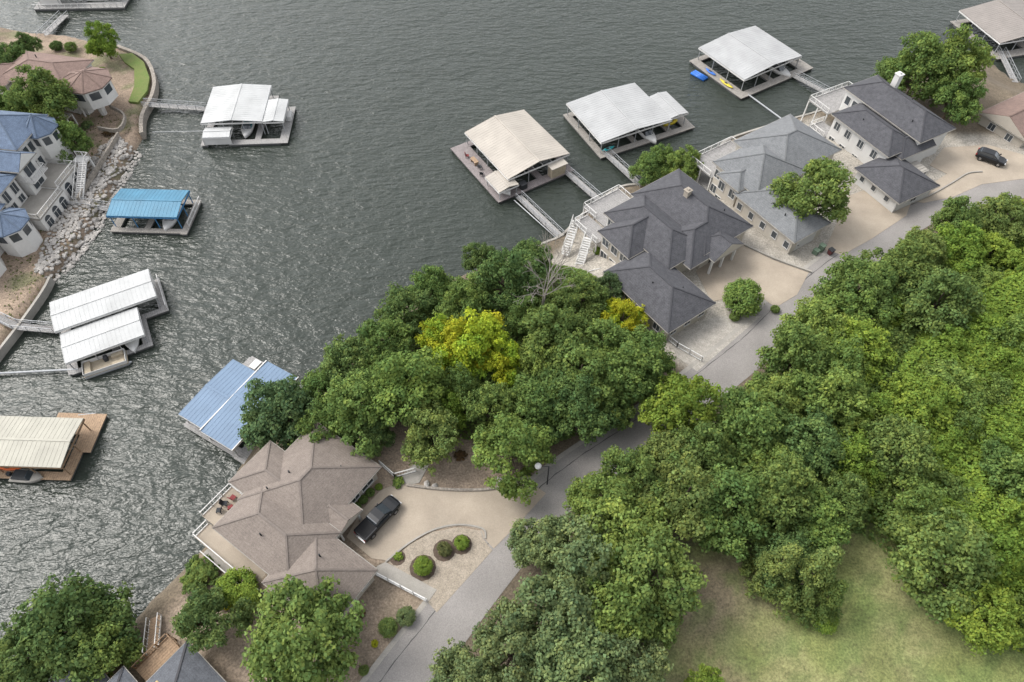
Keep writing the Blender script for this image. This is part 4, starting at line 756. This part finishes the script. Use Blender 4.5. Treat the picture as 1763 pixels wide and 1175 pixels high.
    to=tb.build('trunk','bark'); tm=to.data; bpy.data.objects.remove(to)
    return me,tm
VAR=[crown(100+i,'broad',14500) for i in range(9)]; CON=[crown(200+i,'cone',11000) for i in range(2)]; RND=[crown(300+i,'round',7000) for i in range(2)]; SPK=[crown(400,'spiky',5000)]
MOT=[crown(500+i,'broad',14500,True) for i in range(3)]
GREEN={'dark':(.108,.165,.058),'mid':(.135,.20,.06),'lite':(.158,.228,.062),'yel':(.35,.375,.035),'olive':(.148,.205,.065),'bright':(.178,.26,.05),'blue':(.10,.155,.068),'sage':(.152,.205,.09),'brown':(.13,.09,.05),'dull':(.145,.155,.065)}
def plant(name,cat,label,x,y,z,r,sz,var,col,group=None,rot=None,cn='crown',tn='trunk'):
    me,tm=var; o=root(name,label,cat,x,y,z,0,group); o.scale=(r,r*random.uniform(.9,1.1),r*sz); o.rotation_euler=(0,0,random.uniform(0,6.28) if rot is None else rot)
    c=bpy.data.objects.new(cn,me); COL.objects.link(c); c.parent=o; k=random.uniform(.93,1.1); c.color=(col[0]*k*random.uniform(.95,1.06),col[1]*k,col[2]*k,1)
    t=bpy.data.objects.new(tn,tm); COL.objects.link(t); t.parent=o; return o
vi=0
def tree(px,py,r,label,col='mid',sz=1.15,kind='broad',group=None,h=None):
    global vi; vi+=1
    g=5.0
    for _ in range(2):
        zc=g+1.15*r*sz if kind=='broad' else g+(1.0 if kind=='cone' else .75)*r*sz
        x,y=Wp(px,py,zc); g=max(gz(x,y),.3)
    V_={'broad':VAR[vi%9],'cone':CON[vi%2],'round':RND[vi%2]}[kind]
    if col=='yel': V_=MOT[vi%3]
    return plant('conifer_tree' if kind=='cone' else 'broadleaf_tree','tree',label,x,y,g-.1,r,sz,V_,GREEN[col],group)
T=[(812,580,4.9,'large yellow leaved tree in the middle of the central grove','yel'),(765,578,3.6,'yellow green tree at the left edge of the yellow crown','yel'),(1074,540,3.0,'small yellow leaved tree beside the charcoal garage roof','yel'),(862,610,3.7,'yellow green tree at the lower right of the yellow crown','yel'),(800,640,2.6,'small yellow tinged tree at the foot of the yellow crown','yel'),
(868,470,5.0,'dark green tree at the waterside top of the central grove','dark'),(800,515,4.2,'mid green tree just above the yellow crown','mid'),(698,525,4.4,'dark tree overhanging the water left of the yellow tree','dark'),(655,585,4.6,'green waterside tree left of the yellow crown','mid'),
(600,622,4.6,'dark waterside tree between the blue dock and the yellow tree','dark'),(552,668,4.2,'green shoreline tree right of the steel blue dock roof','mid'),(478,702,5.2,'dark blue green tree overhanging the steel blue dock','blue'),(548,728,3.6,'green tree against the upper corner of the taupe roof','mid'),(622,690,4.6,'mid green tree above the taupe roof gable','mid'),
(703,655,5.6,'tall pale green tree left of centre in the grove','lite'),(738,738,4.2,'pale green tree at the lower edge of the grove','olive'),(772,700,2.8,'small bright tree below the yellow crown','bright'),(878,765,4.8,'bright green tree over the path by the lamp post','lite'),(850,700,3.8,'mid green tree below the big yellow crown','mid'),
(925,690,4.4,'green tree between the yellow tree and the road','mid'),(960,570,4.9,'broad green tree right of the yellow crown','mid'),(1002,630,5.2,'large green tree at the heart of the right grove','mid'),(1082,640,4.8,'large green tree beside the hidden road bend','mid'),(1000,700,4.5,'dark green tree above the road bend','dark'),(1050,700,3.2,'mid green tree leaning over the road bend','mid'),
(1040,590,4.2,'green tree below the small yellow tree','mid'),(1115,605,4.0,'green tree near the white garage fence','mid'),(1002,505,3.4,'dull green tree above the gravel point','olive'),(1050,487,2.4,'small blue green tree on the lake side of the charcoal garage','blue'),(742,488,3.9,'green tree on the waterline at the top of the grove','mid'),(830,440,3.4,'dark tree at the very tip of the central grove','dark'),(912,440,3.6,'dark green tree next to the gravel point','dark'),(905,535,3.4,'green tree behind the bare grey branches','mid'),(945,515,2.6,'dull tree beside the bare grey branches','olive'),(660,630,3.4,'small mid green tree behind the tall pale tree','mid'),(790,660,3.4,'mid green tree in the shade below the yellow crown','mid'),(930,620,3.6,'green tree tucked right of the yellow crown','lite'),(640,740,2.6,'small dark tree at the back of the taupe house','dark'),
(1172,692,5.0,'pale yellow green tree on the uphill side of the road bend','bright'),(1098,822,4.4,'green tree right of the road above the front wood','mid'),(1152,785,3.8,'olive green tree between road and wood edge','olive'),(1035,855,3.8,'pale green tree at the inner road curve','lite'),
(1075,905,5.2,'large pale green tree at the right roadside in the foreground','lite'),(1118,985,5.6,'broad green tree above the brown edge of the clearing','mid'),(1010,960,5.0,'pale sage tree at the roadside curve','sage'),(935,935,3.4,'thin brownish green cedar at the road edge','sage'),(1060,1050,5.2,'green tree in the foreground wood','lite'),(960,1065,5.0,'sage green tree at the bottom right of the road','sage'),(880,1115,4.4,'sage coloured tree at the bottom roadside','sage'),(1000,1150,5.4,'grey green tree at the bottom edge of the wood','sage'),(1085,1145,4.2,'sage tree at the bottom edge by the clearing','sage'),(800,1165,3.6,'low sage tree at the bottom edge of the road','sage'),(1135,1060,2.8,'green tree bordering the brown edge of the clearing','mid'),(1225,1182,2.2,'small bright tree at the bottom edge of the clearing','bright'),
(1412,322,5.6,'large oak in front of the grey shingled house','mid'),(1122,276,3.2,'leafy waterside tree left of the charcoal house','mid'),(1182,272,3.4,'leafy waterside tree behind the charcoal house','lite'),(1145,268,2.8,'low waterside tree between its two neighbours','mid'),
(1592,110,6.0,'huge dark green tree at the head of the upper right cove','mid'),(1655,100,6.2,'huge pale green tree by the brown dock','lite'),(1650,160,4.6,'green tree above the white house roof','mid'),(1545,115,3.8,'dark tree at the cove side of the great tree','dark'),
(172,62,3.8,'bright round tree behind the brown roofed house','bright'),(10,95,3.6,'dark tree in the top left corner','dark'),(40,66,2.6,'dark green tree on the top left bank','dark'),(72,168,5.6,'large green tree in front of the brown roofed house','mid'),(14,172,3.6,'green tree at the left edge by the brown roof','mid'),(112,237,4.0,'green tree between the two left bank houses','mid'),
(105,1085,5.7,'large dark green tree at the bottom left corner','dark'),(40,1130,4.8,'dark tree at the bottom left edge','dark'),(515,1100,5.6,'round green tree below the taupe garage wing','mid'),(352,1062,3.8,'dark green tree between the taupe and slate roofs','dark'),(165,1120,4.0,'green tree left of the slate roofed house','mid')]
for px,py,r,lb,c in T: tree(px,py,r,lb,c)
tree(1280,512,2.9,'small round ornamental tree in front of the middle driveway','lite',1.0,'round')
tree(1385,1000,3.4,'tall narrow cedar at the edge of the clearing','olive',1.5,'cone'); tree(1330,985,3.0,'narrow green cedar left of its taller neighbour','olive',1.4,'cone'); tree(1415,1035,2.6,'short cedar at the corner of the clearing','mid',1.3,'cone')
# wood on the right of the road
fp=pix([(1160,800),(1200,760),(1275,665),(1345,615),(1395,555),(1425,520),(1500,460),(1570,415),(1610,380),(1680,350),(1790,320),(1960,290),(1990,1000),(1860,1110),(1740,1085),(1650,1030),(1600,950),(1520,885),(1440,880),(1425,960),(1370,985),(1300,930),(1235,915),(1190,870),(1140,850)],11)
vp=pix([(1500,620),(1620,500),(1800,420),(1990,400),(1990,1000),(1860,1110),(1740,1085),(1650,1030),(1600,950),(1520,885),(1470,800)],8)
fr_=[p[0] for p in fp]; fy=[p[1] for p in fp]; rg=np.random.RandomState(9); pts=[]
cands=np.stack([rg.uniform(min(fr_),max(fr_),16000),rg.uniform(min(fy),max(fy),16000)],-1); cands=cands[poly_sd(cands[:,0],cands[:,1],fp)>.5]
for c in cands:
    if all((c[0]-p[0])**2+(c[1]-p[1])**2>4.6**2 for p in pts): pts.append(c)
P_A=np.array(pts); vsd=poly_sd(P_A[:,0],P_A[:,1],vp)
for k,(x,y) in enumerate(pts):
    r=rg.uniform(3.3,5.4); q_=rg.rand(); inv=vsd[k]+rg.uniform(-6,6)>0
    if inv: col='bright' if q_<.6 else ('lite' if q_<.92 else 'mid'); r*=.9; sz=rg.uniform(.75,1.15)
    else: col=['mid','lite','mid','olive','lite','mid','dark'][int(q_*7)%7]; sz=rg.uniform(1.0,1.35)
    vi+=1; plant('broadleaf_tree','tree','broadleaf tree packed in the dense wood on the right of the road',x,y,4.8,r,sz,VAR[vi%9],GREEN[col],'trees of the dense wood right of the road')
print('forest',len(pts))
def carpet(name,label,cat,poly,N,hfun,col,size,seed,marg=0):
    rg=np.random.RandomState(seed); xs_=[p[0] for p in poly]; ys_=[p[1] for p in poly]
    c=np.stack([rg.uniform(min(xs_),max(xs_),N*3),rg.uniform(min(ys_),max(ys_),N*3)],-1); s_=poly_sd(c[:,0],c[:,1],poly); k=s_>marg; c=c[k][:N]; s_=s_[k][:N]
    z=height(c[:,0],c[:,1])[0]; hz=hfun(c[:,0],c[:,1],s_); e=.25; gx=(hfun(c[:,0]+e,c[:,1],s_)-hz)/e; gy=(hfun(c[:,0],c[:,1]+e,s_)-hz)/e
    nn=np.stack([-gx,-gy,np.ones(len(c))],-1)+rg.normal(size=(len(c),3))*.45; nn/=np.linalg.norm(nn,axis=1)[:,None]
    pos=np.stack([c[:,0],c[:,1],z+hz-rg.uniform(0,.5,len(c))*np.minimum(1,hz)],-1); b=rg.uniform(.7,1.25,len(c))*(.75+.5*fnoise(c[:,0],c[:,1],4,seed)); wa=rg.uniform(-.1,.12,len(c))
    me=leafmesh(name,pos,nn,size*rg.uniform(.7,1.3,len(c)),np.stack([b*(1+wa),b,b*(1-wa)],1),rg); o=bpy.data.objects.new(name,me); COL.objects.link(o); o.color=(*col,1); tag(o,label,cat,kind='stuff')
bumpy=lambda x,y,s:(2.0+4.2*fnoise(x,y,7,31)+1.6*fnoise(x,y,2.2,77))*np.clip(s/3.5,.06,1)
carpet('vine_thicket','yellow green vines smothering the lower right part of the wood','vines',vp,90000,bumpy,GREEN['bright'],.2,5)
carpet('undergrowth','leafy undergrowth filling the wood right of the road','undergrowth',fp,60000,lambda x,y,s:(1.5+4*fnoise(x,y,6,41))*np.clip(s/2.5,.1,1),GREEN['mid'],.22,6)
carpet('undergrowth','low leafy undergrowth beneath the central grove','undergrowth',pix([(480,725),(620,600),(760,495),(930,430),(1010,470),(1120,600),(1140,660),(1040,740),(900,790),(700,735),(560,740)],4),32000,lambda x,y,s:(.8+3.4*fnoise(x,y,5,51))*np.clip(s/3.5,.05,1),GREEN['mid'],.22,7)
carpet('weeds','sparse weeds scattered over the bare left bank','weeds',pix([(0,205),(60,180),(230,185),(240,215),(205,225),(150,320),(110,440),(60,480),(40,540),(0,590)],2.5),1600,lambda x,y,s:.12+0*x,(.13,.15,.06),.17,8)
# dead tree
x,y=Wp(930,552,7); r=root('dead_tree','bare grey branched dead tree in the central grove','dead tree',x,y,gz(x,y)); mb=MB(); rg2=random.Random(5)
def br(p,d,l,rad,k):
    q_=p+d*l; mb.tube(p,q_,rad,rad*.65,5)
    if k>0:
        for _ in range(3):
            e=(d+Vector((rg2.uniform(-.9,.9),rg2.uniform(-.9,.9),rg2.uniform(-.2,.4)))).normalized(); br(q_,e,l*rg2.uniform(.6,.8),rad*.62,k-1)
br(Vector((0,0,0)),Vector((.05,.1,1)).normalized(),4.5,.22,5); mb.build('trunk','dead',r)
# shrubs
S=[(728,974,1.15,'round','bright','large clipped yellow green shrub in the curved bed'),(795,934,.9,'round','bright','smaller clipped yellow green shrub near the drive mouth'),(765,945,.95,'round','dull','dull olive round shrub between the two clipped bright ones'),(668,1080,1.1,'round','olive','round shrub in the lower roadside bed, nearer the house'),(699,1061,1.1,'round','sage','dull round shrub in the lower roadside bed, nearer the road'),(645,1108,.45,'round','yel','tiny yellow shrub in the lower roadside bed'),(626,1154,.6,'round','olive','small shrub at the bottom of the roadside bed'),
(685,957,.6,'spiky','bright','small spiky plant at the tip of the curved bed'),(685,828,.8,'spiky','lite','palm like spiky plant by the entrance steps'),(637,848,.6,'round','mid','upper hedge ball along the entrance wall of the taupe house'),(625,860,.6,'round','mid','middle hedge ball along the entrance wall of the taupe house'),(614,872,.6,'round','mid','lower hedge ball along the entrance wall of the taupe house'),(652,838,.5,'round','bright','small bright shrub at the corner of the taupe entrance bed'),
(343,983,2.3,'spiky','mid','sprawling green juniper on the bank below the taupe deck'),(330,995,1.7,'spiky','mid','lower half of the juniper clump below the taupe deck'),(405,1010,2.3,'round','bright','large yellow green bush below the taupe house deck'),(425,1030,1.6,'round','bright','smaller yellow green bush against the taupe house wall'),(385,1030,1.4,'round','yel','yellow bush on the lake side of the large yellow green bush'),
(793,783,.9,'spiky','brown','dark grassy clump on the bank above the front driveway'),(905,812,.8,'spiky','lite','grassy clump at the foot of the lamp post'),(1420,1065,1.6,'round','bright','low bush where the wood meets the clearing'),(970,465,.9,'spiky','sage','low planting ring on the gravel point'),(1265,545,.8,'round','olive','small shrub below the ornamental tree'),(1335,532,.7,'round','mid','small shrub at the corner of the middle driveway'),
(1048,420,.9,'round','mid','green shrub under the lake deck of the charcoal house'),(1030,428,.8,'round','bright','bright shrub on the slope below the deck stairs'),(1240,440,.6,'round','mid','small shrub by the porch of the charcoal house'),(185,225,1.2,'spiky','brown','dry shrub on the left bank above the gangway'),(150,215,1.3,'spiky','sage','grey green shrub on the left bank'),(175,120,.8,'round','bright','bright shrub below the octagonal turret'),(120,78,1.4,'round','mid','green hedge clump behind the brown roofed house'),(95,76,1.4,'round','dark','dark hedge clump on the top left bank'),(1130,300,1.3,'round','mid','low bush at the shore below the waterside trees'),(622,1058,.5,'spiky','brown','small dry plant beside the garage wall of the taupe house'),(605,1078,.5,'spiky','brown','lower small dry plant beside the garage wall of the taupe house')]
for px,py,r,k,c,lb in S:
    g=5
    for _ in range(2): x,y=Wp(px,py,g+.7*r); g=max(gz(x,y),.3)
    v_=RND[int(px)%2] if k=='round' else SPK[0]; plant('shrub','shrub',lb,x,y,g-.03,r,.85,v_,GREEN[c],cn='foliage',tn='stems')
for px,py,r in [(765,944,1.3),(728,974,1.5),(795,934,1.2),(685,957,.9)]:
    x,y=Wp(px,py+4,5); m_=MB(); m_.prism([(x+r*math.cos(a*.5236),y+r*math.sin(a*.5236)) for a in range(12)],5.0,5.056+.002*r); struct(m_.build('mulch_ring','mulch'))
print('done',len(bpy.data.objects))
